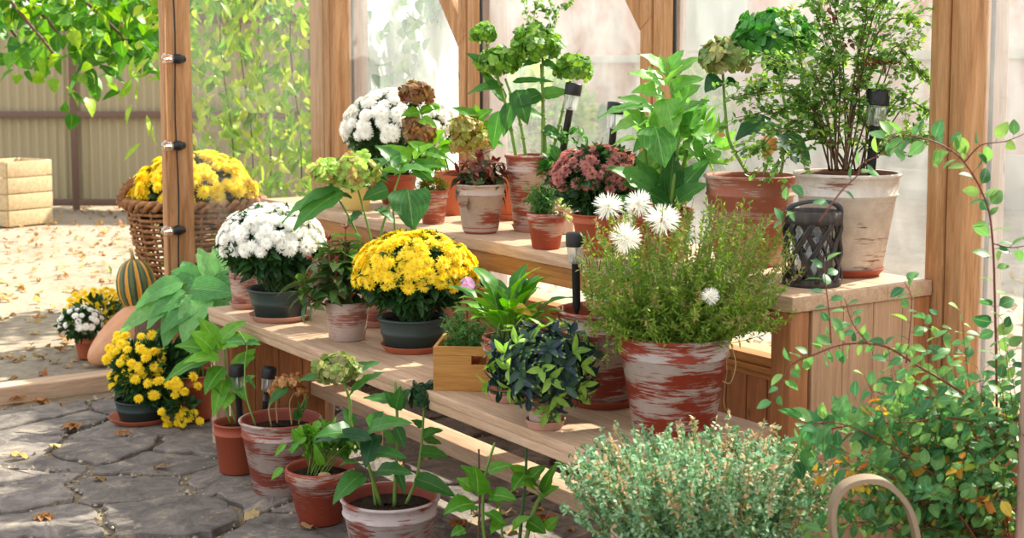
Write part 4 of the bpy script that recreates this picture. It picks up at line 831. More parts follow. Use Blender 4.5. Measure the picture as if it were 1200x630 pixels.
ms.build('stems', M_stemd, r_); m.build('foliage', G['box'], r_); ml.build('tip_leaves', G['boxl'], r_, label='lime green tip leaves')
e = at(645, 474, c, -.05); m = MB(); tube(m, curve([at(640, 462, c, -.03), e], 4), .003, 5); clump(m, e, (.02, .02, .025), 16, .035, .016, OV, .3, -.8); m.build('trailing_sprig', G['boxl'], r_)
r_, c, tp, R, s = potted('potted_herb', 'tall brick-red washed pot with a solar light, behind the rosemary-like bush pot', 'potted plant', 706, 482, H1, 110, 72, 364, washed('wash_tall', .5, '#9c4a38', '#7c3527', '#cbbdb3', 12), 'ridge', 88, M_terra2)
HERBPOT = (c, tp, s)
m = MB(); ms = MB()
for k in range(26): e = tp+[rs.randn()*.05+.0, rs.randn()*.04, .10+.16*rs.rand()]; cc_ = bez(tp+rs.randn(3)*[.03, .03, 0], tp*.5+e*.5+rs.randn(3)*.02, e, 10); tube(ms, cc_, .001, 4, False); k2 = 22; i0 = rs.randint(2, 9, k2); leaves(m, tpl(2, 'lance', 2), cc_[i0], rdir(k2, .4), rdir(k2, .8), .014, .004, .3, .1)
ms.build('stems', M_twig, r_); m.build('foliage', G['sav'], r_)
# the big savory bush with spiky white flowers
r_, c, tp, R, s = potted('potted_savory', 'huge airy green herb bush with white spiky flowers in a big red washed pot', 'potted plant', 789, 515, H1, 134, 98, 392, washed('wash_big', .40, '#9c3f2a', '#82301d', '#cdc8c6', 15), 'ridge', 100, M_pinksauc)
BIG = (c, tp, s); ms = MB(); ml = MB(); md = MB()
r3 = np.random.RandomState(3); NS = 400
for k in range(NS):
    a = r3.rand()*2*PI; q = r3.rand()**.55; b = tp+np.array([math.cos(a)*.10*q, math.sin(a)*.10*q, 0]); ux = np.clip(r3.uniform(-1.05, 1.05), -1, 1); px = 808+ux*122+r3.randn()*9; dd = r3.uniform(-.22, .20); low = r3.rand() < .33
    ytop = 228+r3.rand()**1.3*95+36*abs(ux)**3+r3.randn()*5
    if ux > .5: ytop += 8
    if low: px = 800+r3.uniform(-1, 1)*120; ytop = r3.uniform(330, 388); dd = r3.uniform(-.24, -.05)
    e = at(px, ytop, c, dd); mid = b*.45+e*.55+(e-b)*[.25, .25, 0]+[0, 0, -.03 if not low else .03]+r3.randn(3)*.012; cc_ = bez(b, mid, e, 14)+r3.randn(14, 3)*.0012; tube(ms, cc_, .00085, 4, False)
    n = 64; ii = 1.5+11.4*r3.rand(n); i0 = ii.astype(int); P = cc_[i0]+(cc_[i0+1]-cc_[i0])*(ii-i0)[:, None]; ax = nrm(cc_[i0+1]-cc_[i0]); f = ii/13
    D = nrm(r3.randn(n, 3)*.9+ax*.55); dry = (f > .7) & (r3.rand(n) < (.7 if k % 3 == 0 else .15))
    for msk, mb_ in ((~dry, ml), (dry, md)):
        if msk.any(): kk = int(msk.sum()); leaves(mb_, tpl(2, 'lance', 2), P[msk], D[msk], r3.randn(kk, 3)+[0, 0, 1], (.021-.009*f[msk])*(.7+.6*r3.rand(kk)), .0052, .3, .1)
ms.build('stems', M_stem, r_); ml.build('foliage', G['sav'], r_); md.build('seed_heads', G['savd'], r_, label='brownish dry stem tips')
for (x, y, rr, dd) in ((733, 279, 20, -.19), (776, 257, 22, -.20), (713, 242, 19, -.06), (748, 238, 17, -.05), (832, 347, 12, -.20)):
    p = at(x, y, c, dd); head_obj('flower', FL['s%d' % (x % 2)], p, nrm(-Fd*.8+Zu*.5+rs.randn(3)*.1), rr*mpp(p)*.95, r_, .6)
m = MB(); tube(m, curve([at(855, 398, c, -.1), at(862, 425, c, -.12), at(856, 448, c, -.12), at(846, 446, c, -.1)], 20), .0013, 5); m.build('dangling_shoot', M_tan, r_); m = MB(); tube(m, curve([at(846, 400, c, -.12), at(852, 430, c, -.14), at(848, 470, c, -.12), at(856, 488, c, -.12)], 16), .0007, 4); m.build('dangling_shoot', M_tan, r_)
for (x0, y0, x1, y1, dd) in ((725, 385, 722, 420, -.17), (715, 380, 712, 432, -.12), (730, 392, 727, 410, -.18), (760, 390, 790, 402, -.19), (800, 392, 840, 402, -.17)):
    m = MB(); cc_ = bez(at(x0, y0-8, c, dd), at(x0-4, y0+5, c, dd-.02), at(x1, y1, c, dd-.01), 10); tube(m, cc_, .0008, 4, False); i0 = rs.randint(1, 9, 40); leaves(m, tpl(2, 'lance', 2), cc_[i0]+rs.randn(40, 3)*.003, rdir(40), rdir(40, .5), .015, .004, .3, .1); m.build('trailing_shoot', G['sav'], r_)
# ================================================================== upper shelf
r_, c, tp, R, s = potted('potted_hosta', 'cream-yellow glazed pot half hidden behind the lime hydrangea heads, far left of upper shelf', 'potted plant', 417, 247, H2, 38, 32, 218, M_yelpot, 'plain')
m = MB(); clump(m, tp+[0, 0, .06], (.09, .08, .06), 70, .08, .04, OV); m.build('foliage', G['hyd'], r_)
r_, c, tp, R, s = potted('potted_chrysanthemum', 'large white mum behind the other plants at the far end of upper shelf', 'potted plant', 466, 240, H2, 46, 36, 205, M_terra2, 'ridge', 40, M_terra2)
mum_plant(r_, tp, at(468, 155, c), 68*s, 58*s, 50*s, 'w', 190, .032, nleaf=900, llen=.05, zmin=-.1)
r_, c, tp, R, s = potted('potted_hydrangea', 'leafy hydrangea with faded rust-brown heads in a plain orange pot, left part of upper shelf', 'potted plant', 529, 253, H2, 40, 30, 200, M_orange, 'plain')
tops = [at(488, 118, c, .0), at(492, 160, c, -.05), at(512, 175, c, 0), at(500, 140, c, .02)]; cs = stalks(r_, tp, tops, .004, M_stem, bend=.02)
for (x, y, rr, dd) in ((488, 111, 19, 0), (492, 158, 17, -.06), (484, 146, 12, -.03)): hyd_head(r_, at(x, y, c, dd), rr*s, G['hgb'], 90, .7, sz=.42)
m = MB()
for (x0, y0, x1, y1, w_, dd) in ((492, 132, 470, 136, 17, -.02), (492, 132, 516, 126, 14, 0), (492, 140, 512, 150, 16, -.05), (500, 170, 522, 152, 16, -.04), (486, 172, 478, 150, 13, -.05), (505, 185, 530, 176, 16, -.05), (490, 175, 468, 182, 15, -.05), (515, 130, 502, 122, 12, 0), (512, 185, 498, 196, 18, -.05)): big_leaf(m, at(x0, y0, c, dd), at(x1, y1, c, dd-.02), w_*s, None, .6)
clump(m, at(505, 175, c), (.07, .06, .07), 30, .06, .03, OV); m.build('foliage', G['mint'], r_)
r_, c, tp, R, s = potted('potted_basil', 'plant with broad bright green leaves over yellow moss in a small washed pot', 'potted plant', 508, 263, H2, 34, 26, 222, washed('wash_u2', .5, '#a85844', '#8c4332', '#d2c0b4', 17), 'ridge')
m = MB(); clump(m, tp+[0, 0, .03], (.055, .05, .03), 700, .018, .006, tpl(2, 'oval', 2)); m.build('moss', G['moss'], r_, label='yellow-green moss')
tops = [at(478, 190, c, 0), at(500, 178, c, 0), at(480, 200, c, -.04)]; cs = stalks(r_, tp, tops, .003, M_stem, bend=.01); m = MB()
for (x0, y0, x1, y1, w_, dd) in ((482, 188, 440, 172, 22, -.03), (484, 186, 510, 168, 16, -.02), (480, 192, 462, 205, 16, -.05), (484, 190, 504, 200, 15, -.05), (482, 195, 525, 196, 16, -.06), (500, 178, 478, 166, 16, 0), (500, 178, 524, 186, 16, 0), (478, 198, 446, 200, 14, -.02), (486, 196, 508, 212, 18, -.06)): big_leaf(m, at(x0, y0, c, dd*.5), at(x1, y1, c, dd), w_*s, None, .5)
m.build('foliage', G['mint'], r_)
r_, c, tp, R, s = potted('potted_impatiens', 'impatiens with red-brown top and dark hanging leaves in a white-washed pot', 'potted plant', 563, 275, H2, 59, 42, 217, washed('wash_u4', .66, '#a0523e', '#86402f', '#cdbcb0', 20), 'ridge', 44, M_terra2)
tops = [at(x, y, c, d) for x, y, d in ((545, 190, 0), (562, 178, 0), (580, 190, .03), (555, 200, -.05), (575, 205, -.05), (536, 200, .02), (592, 200, 0), (565, 190, -.03))]
cs = stalks(r_, tp, tops, .0038, M_twigr, bend=.01, spread=.02); m = MB(); mr = MB()
for q in cs: pair_leaves(m, q, (.5, .66, .82), .098, .036, LA, 1.3, .1, 4); pair_leaves(mr, q, (.88, .98), .07, .022, LA, .7, .8, 4)
m.build('foliage', G['imp'], r_); mr.build('new_leaves', G['red'], r_, label='red-brown top leaves')
r_, c, tp, R, s = potted('potted_hydrangea', 'fading pink-and-green hydrangea behind the red-leaved impatiens', 'potted plant', 596, 259, H2, 42, 32, 208, M_orange, 'ridge', 36, M_orange)
for (x, y, rr, dd) in ((548, 152, 19, 0), (566, 166, 14, -.03), (540, 170, 13, -.02)): p = at(x, y, c, dd); hyd_head(r_, p, rr*s, G['hgy'], 90, .8, sz=.42)
cs = stalks(r_, tp, [at(548, 162, c, 0), at(566, 172, c, -.03), at(542, 176, c, -.02)], .004, M_stem, bend=.02); m = MB()
for (x0, y0, x1, y1, w_, dd) in ((560, 140, 530, 126, 16, 0), (560, 140, 578, 128, 15, 0), (565, 150, 592, 150, 18, 0), (545, 145, 524, 142, 14, 0), (560, 165, 592, 172, 18, 0), (560, 138, 556, 122, 13, .02)): big_leaf(m, at(x0, y0, c, dd), at(x1, y1, c, dd), w_*s, None, .5)
m.build('foliage', G['mint'], r_)
# tall green hydrangeas
r_, c, tp, R, s = potted('potted_hydrangea', 'tall pot of long-stemmed round green hydrangea heads with a slim sprig above', 'potted plant', 624, 273, H2, 64, 44, 183, washed('wash_u6', .5, '#a5553f', '#883f2f', '#cbb9ab', 23), 'ridge', 50, M_pinksauc)
hd = ((567, 40, 15, 0, 'hg'), (585, 75, 22, -.02, 'hg'), (572, 73, 15, .03, 'hg'), (628, 54, 27, 0, 'hg'), (672, 81, 21, .03, 'hg'))
for (x, y, rr, dd, kk) in hd: hyd_head(r_, at(x, y, c, dd), rr*s, G[kk], 130, .8, sz=.38)
cs = []
for (b, e, dd) in (((606, 183), (570, 52), 0), ((617, 181), (592, 92), -.02), ((636, 180), (636, 68), 0), ((640, 182), (634, 75), .02), ((645, 182), (668, 95), .05)):
    p0 = at(b[0], b[1], c, 0)-[0, 0, .02]; p1 = at(e[0], e[1], c, dd); m = MB(); cc_ = curve([p0, (p0+p1)/2+Rt*(.012 if b[0] < 620 else .0), p1], 16); tube(m, cc_, np.linspace(.0062, .0042, len(cc_)), 8)
    for f in (.3, .5, .68, .85): q = cc_[int(f*(len(cc_)-1))]; tube(m, [q-[0, 0, .004], q+[0, 0, .004]], .0078, 8)
    m.build('stem', M_stem, r_); cs.append(cc_)
m = MB()
for (x0, y0, x1, y1, w_, dd, dr) in ((590, 100, 548, 110, 16, 0, .7), (600, 96, 650, 96, 10, -.05, .4), (592, 120, 560, 80, 16, .02, .4), (574, 78, 545, 62, 12, 0, .5), (634, 112, 668, 108, 18, .03, .5), (634, 110, 600, 128, 22, -.02, .8), (636, 150, 660, 165, 16, 0, .5), (606, 105, 618, 146, 26, -.03, .7), (600, 120, 590, 160, 20, 0, .7), (585, 130, 578, 175, 20, .05, .6), (632, 70, 612, 78, 12, -.04, .5), (636, 72, 655, 84, 12, 0, .5), (610, 130, 640, 140, 16, .06, .5)): big_leaf(m, at(x0, y0, c, dd*.5), at(x1, y1, c, dd), w_*s, None, dr)
m.build('foliage', G['hyd'], r_)
ms = MB(); ml = MB()
for (pth) in ([(622, 60), (621, 35), (616, 12), (610, -15)], [(640, 50), (650, 20), (644, 2), (648, -20)], [(622, 40), (628, 10), (636, -12)], [(650, 30), (655, 12), (668, 2), (672, -10)], [(645, 28), (638, 10), (626, 4)]):
    cc_ = curve([at(x, y, c, .02) for x, y in pth], 16); tube(ms, cc_, .0011, 4, False); n = 42; i0 = rs.randint(2, len(cc_), n); leaves(ml, tpl(3, 'oval', 3), cc_[i0]+rs.randn(n, 3)*.004, rdir(n), rdir(n), .014+.006*rs.rand(n), .010, .5, .15)
ms.build('sprig_stem', M_stem, r_); ml.build('sprig', G['shb'], r_)
r_, c, tp, R, s = potted('potted_sage', 'tiny terracotta pot of sage with pale variegated leaves at the upper shelf front', 'potted plant', 640, 293, H2, 46, 33, 249, washed('wash_u7', .34, '#a34c34', '#8c3c28', '#c7a898', 26), 'plain')
herb_tuft(r_, tp, tp+[0, 0, .055]-Rt*.02, (.055, .05, .06), 46, 26, .017, .006, G['herb'], M_stem)
m = MB(); clump(m, tp+Rt*.045+[0, 0, .03], (.035, .035, .045), 85, .022, .011, OV, .4); m.build('variegated_leaves', G['cream'], r_, label='cream-edged leaves')
r_, c, tp, R, s = potted('potted_geranium', 'small pale clay pot with rounded green leaves behind the rose mum', 'potted plant', 656, 275, H2, 40, 32, 200, washed('wash_u8', .7, '#b07862', '#98604c', '#c9b2a4', 28), 'clay')
m = MB(); clump(m, tp+[0, 0, .04], (.07, .06, .05), 46, .05, .038, OV); ms = MB()
for x in (655, 664, 672): cc_ = bez(tp, at(x, 185, c, 0), at(x-3+(x-655)*.6, 158, c, 0), 8); tube(ms, cc_, .0015, 4); clump(m, cc_[-1], (.02, .02, .02), 14, .026, .014, OV)
m.build('foliage', G['hyd'], r_); ms.build('stems', M_stem, r_)
r_, c, tp, R, s = potted('potted_chrysanthemum', 'dusty rose mum past its best in a terracotta pot, middle of upper shelf', 'potted plant', 700, 302, H2, 60, 46, 252, M_terra, 'ridge', 52, M_terra)
mum_plant(r_, tp, at(702, 212, c), 60*s, 50*s, 40*s, 'p', 210, .019, nleaf=1100, llen=.045, zmin=-.05, flat=.85)
# tall large-leaved plant
r_, c, tp, R, s = potted('potted_foliage_plant', 'tall plant with large bright pointed leaves over broad lower leaves, beside the rose mum', 'potted plant', 775, 308, H2, 72, 52, 246, M_terra2, 'ridge', 58, M_terra2)
tops = [at(782, 72, c, .0), at(752, 120, c, -.02), at(800, 125, c, .02), at(770, 130, c, .04), at(812, 150, c, 0)]; cs = stalks(r_, tp, tops, .0075, M_stem, bend=.015, spread=.025); m = MB(); dk = MB()
for (x0, y0, x1, y1, w_, dd, dr) in ((782, 88, 748, 63, 22, -.06, .5), (784, 84, 802, 58, 20, 0, .3), (782, 90, 772, 64, 18, .02, .4), (786, 92, 822, 66, 20, .03, .5), (780, 100, 736, 86, 26, -.04, .5), (784, 100, 800, 76, 24, -.08, .5), (784, 108, 826, 92, 26, -.03, .7), (778, 112, 740, 108, 28, -.05, .7), (788, 130, 822, 100, 34, -.1, .4), (790, 140, 832, 118, 36, -.10, .4), (766, 125, 700, 138, 24, -.08, .4), (765, 132, 724, 114, 22, .0, .5), (760, 140, 716, 156, 26, -.02, .6), (786, 135, 834, 124, 22, .06, .4), (768, 148, 778, 196, 44, -.13, .5), (756, 150, 735, 128, 22, -.03, .4), (800, 155, 836, 160, 22, 0, .5), (790, 150, 826, 142, 30, .03, .5), (772, 160, 742, 178, 26, -.06, .6), (810, 160, 848, 178, 22, .03, .5), (800, 165, 830, 196, 26, -.03, .5), (790, 180, 850, 190, 20, .05, .4), (780, 115, 790, 160, 30, -.1, .5), (770, 100, 760, 78, 16, .03, .4), (805, 150, 822, 128, 22, .0, .4), (800, 176, 838, 166, 18, .04, .4)):
    big_leaf(m, at(x0, y0, c, dd*.4), at(x1, y1, c, dd), w_*s*1.15, (0, -.3, 1), dr, .12, tpl(9, 'heart', 5, .05) if w_ > 24 else tpl(9, 'lance', 5, .05))
clump(m, at(812, 172, c, .06), (.10, .08, .07), 44, .10, .034, LA, .8); clump(m, at(778, 165, c, .06), (.08, .05, .07), 22, .10, .05, LA, .8)
for (x0, y0, x1, y1, w_, dd, dr) in ((780, 240, 712, 196, 46, -.12, .6), (785, 240, 730, 215, 40, -.13, .3), (782, 238, 790, 178, 36, -.06, .5), (788, 236, 832, 186, 34, -.08, .5), (790, 240, 830, 215, 30, -.12, .5), (775, 240, 745, 186, 36, -.05, .4), (765, 245, 700, 236, 26, -.14, .5)): big_leaf(dk, at(x0, y0, c, dd*.5), at(x1, y1, c, dd), w_*s, (0, -.6, 1), dr, .12, tpl(9, 'heart', 5, .05))
m.build('foliage', G['big'], r_); dk.build('lower_leaves', G['hyd'], r_, label='broad darker lower leaves')
# bowl with hydrangea
r_, c, tp, R, s = potted('potted_hydrangea', 'hydrangea with one huge deep green head and one olive head in a wide terracotta pot', 'potted plant', 878, 314, H2, 107, 80, 204, washed('wash_u11', .40, '#a8674f', '#925440', '#bfa08e', 30), 'ridge')
hyd_head(r_, at(848, 68, c, 0), 27*s, G['hgo'], 120, .8, sz=.4, label='lime and olive flower head'); hyd_head(r_, at(906, 45, c, .04), 46*s, G['hgd'], 190, .62, sz=.34, label='huge deep green flower head')
for pth, rr in (([(876, 203), (855, 165), (850, 130), (847, 85)], .0055), ([(905, 203), (925, 160), (915, 100), (906, 60)], .006), ([(895, 203), (903, 180), (908, 165)], .005), ([(915, 203), (918, 185), (914, 170)], .0045)):
    m = MB(); cc_ = curve([at(x, y, c, .01) for x, y in pth], 18); tube(m, cc_, np.linspace(rr, rr*.7, len(cc_)), 8); m.build('stem', M_stem, r_)
m = MB()
for (x0, y0, x1, y1, w_, dd, dr) in ((903, 140, 862, 164, 36, -.07, .5), (906, 85, 918, 68, 26, -.02, .5), (900, 72, 925, 86, 28, -.05, .4), (842, 90, 826, 108, 22, -.02, .5), (912, 160, 950, 190, 34, -.05, .5), (935, 190, 905, 155, 30, -.06, .5), (850, 95, 866, 100, 14, 0, .4)): big_leaf(m, at(x0, y0, c, dd*.5), at(x1, y1, c, dd), w_*s, (0, -.6, .8), dr, .12)
m.build('foliage', G['dark'], r_); my = MB(); big_leaf(my, at(905, 160, c, -.01), at(896, 188, c, -.05), 22*s, (0, -.8, .5)); big_leaf(my, at(850, 160, c, 0), at(838, 158, c, 0), 8*s); my.build('fading_leaves', G['hgn'], r_, label='yellow-brown fading leaf')
# fine-leaved shrub in the big white-washed pot
r_, c, tp, R, s = potted('potted_shrub', 'fine-leaved airy shrub in a large white-washed pot, right end of upper shelf', 'potted plant', 990, 327, H2, 122, 84, 204, washed('wash_white', .88, '#8f6452', '#6a4236', '#f0e8da', 33), 'ridge', 92, M_terra2)
SH = (c, tp, s); ms = MB(); ml = MB(); mo = MB(); r4 = np.random.RandomState(11)
mains = [[(985, 200), (970, 150), (930, 110), (862, 118)], [(980, 200), (955, 140), (920, 130), (865, 140)], [(988, 200), (975, 140), (950, 90), (900, 70)], [(990, 200), (985, 120), (975, 60), (955, 0)], [(992, 200), (990, 110), (985, 40), (970, -20)], [(1000, 200), (1010, 130), (1010, 60), (1035, -10)],
  [(1005, 200), (1020, 140), (1050, 60), (1070, 75), (1090, 100)], [(1000, 200), (1030, 160), (1060, 120), (1086, 128)], [(995, 200), (1010, 100), (1040, 30), (1075, 25)], [(985, 200), (960, 160), (910, 150), (880, 175)], [(1002, 200), (1030, 175), (1055, 165), (1080, 160)], [(990, 200), (1000, 100), (1015, 20), (1010, -30)], [(982, 200), (950, 120), (935, 60), (920, 10)], [(988, 200), (965, 100), (940, 95), (890, 95)], [(996, 200), (1012, 80), (1030, 10), (1050, -10)], [(990, 200), (970, 165), (940, 165), (915, 190)], [(984, 200), (980, 90), (1000, 70), (1060, 60)]]
for pth in mains+mains[:12]:
    o = r4.uniform(-.10, .06); J = r4.uniform(-7, 7); cc_ = curve([at(x+(J if i else J*2), y+(J*.6 if i else 0), c, o*min(1, i/2) if i else r4.uniform(-.05, .05)) for i, (x, y) in enumerate(pth)], 24); tube(ms, cc_, np.linspace(.0028, .001, len(cc_)), 5)
    for k in range(12):
        i = r4.randint(6, len(cc_)); b = cc_[i]; d = nrm(r4.randn(3)*[1, 1, .5]+nrm(cc_[i]-cc_[max(0, i-2)])*.9+[0, 0, .1]); L = r4.uniform(.05, .13); tw = curve([b, b+d*L*.5+[0, 0, .008], b+d*L-[0, 0, .004]], 8); tube(ms, tw, .0007, 3, False)
        n = 15; ii = r4.randint(1, len(tw), n); ax = d; D = nrm(r4.randn(n, 3)*[1, 1, .6]+ax*.5); leaves(ml if k else mo, tpl(3, 'oval', 3), tw[ii]+r4.randn(n, 3)*.0025, D, r4.randn(n, 3)*.45+[0, 0, 1], .015+.008*r4.rand(n), .0095+.004*r4.rand(n), .3, .1)
    n = 30; ii = r4.randint(7, len(cc_), n); leaves(ml, tpl(3, 'oval', 3), cc_[ii], nrm(r4.randn(n, 3)), r4.randn(n, 3)*.4+[0, 0, 1], .018, .012, .3, .1)
ms.build('stems', M_twig, r_); ml.build('foliage', G['shb'], r_)
mo.build('young_leaves', G['vine'], r_, label='yellow-green young leaves'); m = MB()
for (x, y) in ((1030, 75), (1040, 78), (1012, 96), (990, 50), (972, 18), (1022, 72), (1048, 76)): clump(m, at(x, y, c, -.05), (.022, .02, .008), 12, .018, .009, OV)
m.build('red_leaves', G['red'], r_, label='red-tinted leaf sprigs')
# rattan lantern with rope handle
lc = place(951, 338, H2, 66); ls = mpp(lc); LN = thing('rattan_lantern', 'dark grey woven rattan lantern with a rope handle, at the corner of upper shelf', 'lantern', lc)
M_rat = wood('grey_rattan', '#262120', '#3f3834', '#5a5049', 'Z', .65, False); Rl = 33*ls; hl = at(951, 246, lc)[2]-H2
for sg in (1, -1):
    m = MB()
    for k in range(9):
        for o in (0, .10): a = k*2*PI/9+o+sg*np.linspace(0, 1.25, 14); z = np.linspace(.012, hl-.03, 14); rr = Rl*(.97+.03*sg)+.0022*np.sin(np.linspace(0, 5*PI, 14))*sg; tube(m, np.stack([lc[0]+rr*np.cos(a), lc[1]+rr*np.sin(a), H2+z], 1), .0042, 5)
    m.build('weave', M_rat, LN)
m = MB(); lathe(m, [(0, 0), (Rl*1.02, 0), (Rl*1.05, .006), (Rl*1.03, .018), (Rl*.96, .02), (0, .02)], lc, 36); m.build('base', M_rat, LN)
m = MB(); lathe(m, [(Rl*.86, hl-.035), (Rl*1.03, hl-.035), (Rl*1.06, hl-.022), (Rl*1.03, hl-.004), (Rl*.9, hl), (Rl*.80, hl-.004), (Rl*.80, hl-.03)], lc, 36); m.build('rim', M_rat, LN)
tg = NT('lantern_glass'); a1 = tg.n('ShaderNodeBsdfTransparent'); a1.inputs[0].default_value = (.75, .78, .78, 1); a2 = tg.n('ShaderNodeBsdfGlossy', i_Roughness=.05); a3 = tg.n('ShaderNodeMixShader', i_0=.12); tg.l(a1, 0, a3, 1); tg.l(a2, 0, a3, 2)
m = MB(); lathe(m, [(Rl*.72, .02), (Rl*.72, hl-.012), (Rl*.70, hl-.012), (Rl*.70, .022)], lc, 32); m.build('glass_insert', tg.done(a3), LN)
m = MB(); b = np.linspace(0, PI, 60); ax1 = nrm(Rt*1.0+Fd*.2)
for ph in (0, 2.09, 4.19):
    off = .0045; tube(m, lc+[0, 0, hl-.02]+ax1*(-(Rl*1.04)*np.cos(b))[:, None]+Zu*((.046*np.sin(b)**.6))[:, None]+ax1*(off*np.cos(b*14+ph))[:, None]+Fd*(off*np.sin(b*14+ph))[:, None]*1.0-Fd*(.035*np.sin(b))[:, None], .0048, 6)
m.build('rope_handle', plain('grey_rope', '#45464a', .9), LN)
m = MB(); lathe(m, [(0, .021), (.028, .021), (.028, .08), (0, .08)], lc, 20); tag(m.build('candle', plain('ivory_wax', '#e6dcc2', .5), None), 'ivory pillar candle inside the rattan lantern', 'candle')
# ================================================================== solar stake lights
def lens_mat():
    t = NT('ribbed_clear_plastic'); tr = t.n('ShaderNodeBsdfTransparent'); tr.inputs[0].default_value = (.93, .95, .95, 1); g = t.n('ShaderNodeBsdfGlossy', i_Roughness=.08); d = t.n('ShaderNodeBsdfTranslucent'); d.inputs[0].default_value = (.9, .92, .93, 1)
    lw = t.n('ShaderNodeLayerWeight', i_Blend=.5); m1 = t.n('ShaderNodeMixShader'); t.l(lw, 1, m1, 0); t.l(tr, 0, m1, 1); t.l(g, 0, m1, 2); m2 = t.n('ShaderNodeMixShader', i_0=.3); t.l(m1, 0, m2, 1); t.l(d, 0, m2, 2); return t.done(m2)
M_lens = lens_mat(); M_chrome = plain('silver_reflector', '#c9ccd0', .2, .9, .02)
def solar(lab, px, ytop, px2, ybot, ref, wcap, off=0.0, chrome=False):
    t0 = at(px2, ybot, ref, off); t1 = at(px, ytop, ref, off); ax = nrm(t1-t0); L = np.linalg.norm(t1-t0); s = mpp(t1); r = wcap*s/2; o = thing('solar_stake_light', lab, 'garden light', t0)
    hc = r*1.45; hl_ = r*1.75
    m = MB(); lathe(m, [(0, 0), (.004, .01), (r*.42, .03), (r*.42, L-hc-hl_), (r*.5, L-hc-hl_+.003), (0, L-hc-hl_+.003)], t0, 14, axis=ax); m.build('stake', M_black, o)
    m = MB(); n = 48; pr_ = [(r*.62, L-hc-hl_), (r*.72, L-hc-hl_+.004), (r*.84, L-hc+.002)]; lathe(m, pr_, t0, n, axis=ax); V = m.V[0]; cen = t0+ax*L; d = V-(t0+((V-t0)@ax)[:, None]*ax); V += nrm(d)*(np.tile(np.arange(n) % 2, 3)[:, None]*.0012); m.build('lens', M_lens, o, smooth=False)
    m = MB(); lathe(m, [(0, L-hc-hl_+.002), (r*.30, L-hc-hl_+.002), (r*.18, L-hc-hl_*.45), (r*.12, L-hc)], t0, 14, axis=ax); m.build('reflector', M_chrome, o)
    m = MB(); lathe(m, [(0, L-hc), (r*.97, L-hc), (r, L-hc+.003), (r, L-.006), (r*.93, L-.001), (0, L)], t0, 28, axis=ax); m.build('cap', M_black, o)
    if chrome: m = MB(); lathe(m, [(r*.45, L-hc-hl_-.035), (r*.45, L-hc-hl_-.012)], t0, 14, axis=ax); m.build('clear_collar', M_lens, o)
    return o
c6 = place(656, 275, H2, 32); solar('black solar stake light leaning right beside the green hydrangea heads', 673, 97, 655, 205, c6, 20, .02)
c9 = place(700, 302, H2, 46); solar('black solar stake light rising out of the rose mum', 722, 119, 712, 225, c9, 20, .0)
solar('black solar stake light standing in the white-washed pot of the airy shrub', 1030, 104, 1019, 212, SH[0], 27, -.06)
solar('black solar stake light standing in the tall brick-red pot on the lower shelf', 674, 272, 676, 372, HERBPOT[0], 23, -.04)
# ================================================================== plants standing on the ground
r_, c, tp, R, s = potted('potted_chrysanthemum', 'yellow and white mums in a small terracotta pot outside the doorway', 'potted plant', 103, 421, -.02, 30, 22, 394, M_orange, 'ridge')
mum_plant(r_, tp, at(94, 380, c, -.05), 27*s, .11, 22*s, 'w', 40, .020, nleaf=300, llen=.04, zmin=-.1)
m = MB()
for k in range(58):
    a = k*2.4; q = math.sqrt((k+.5)/58); p = at(118+math.cos(a)*44*q, 361+math.sin(a)*24*q-8*(1-q), c, .10-.08*q*math.sin(a)); head_obj('flower', FL['y%d' % (k % 3)], p, nrm(-Fd*.5+Zu*.8+rs.randn(3)*.2), .022, r_, .8, label='yellow flower')
clump(m, at(118, 368, c, .1), (.17, .08, .09), 300, .04, .02, OV); m.build('foliage', G['mum'], r_)
r_, c, tp, R, s = potted('potted_chrysanthemum', 'sprawling yellow mum in a dark pot on a terracotta saucer on the flagstones', 'potted plant', 166, 501, 0, 62, 50, 468, M_dkpot, 'bowl', 76, M_orange)
C = at(180, 436, c); ms = MB(); m = MB(); clump(m, C, (54*s, .14, 44*s), 1500, .045, .018, tpl(3, 'oval', 3), .5, .1); r5 = np.random.RandomState(5)
for k in range(98):
    a = r5.uniform(0, 6.28); q = r5.rand()**.5
    if k < 66: x = 162+math.cos(a)*46*q; y = 424+math.sin(a)*38*q; dd = -.14*(1-q*q)
    elif k < 84: x = 192+r5.randn()*18; y = 455+r5.randn()*10; dd = -.15
    else: x = 214+r5.uniform(-20, 22); y = 486+r5.uniform(-12, 12); dd = -.12
    if x > 190 and y < 445 and k < 66: x -= 45
    p = at(x, y, c, dd); tube(ms, bez(tp, (tp+p)/2+[0, 0, .03], p, 6), .0014, 4, False); head_obj('flower', FL['y%d' % (k % 3)], p, nrm(-Fd*.6+Zu*.6+Rt*.3*(x-170)/50+r5.randn(3)*.25), .021*r5.uniform(.8, 1.2), r_, .9)
p0 = [at(x, y, c, -.1) for x, y in ((195, 455), (212, 475), (222, 492))]; tube(ms, curve(p0, 10), .003, 5); clump(m, p0[1], (.05, .04, .05), 120, .04, .016, tpl(3, 'oval', 3)); ms.build('stems', M_stemd, r_); m.build('foliage', G['mum'], r_)
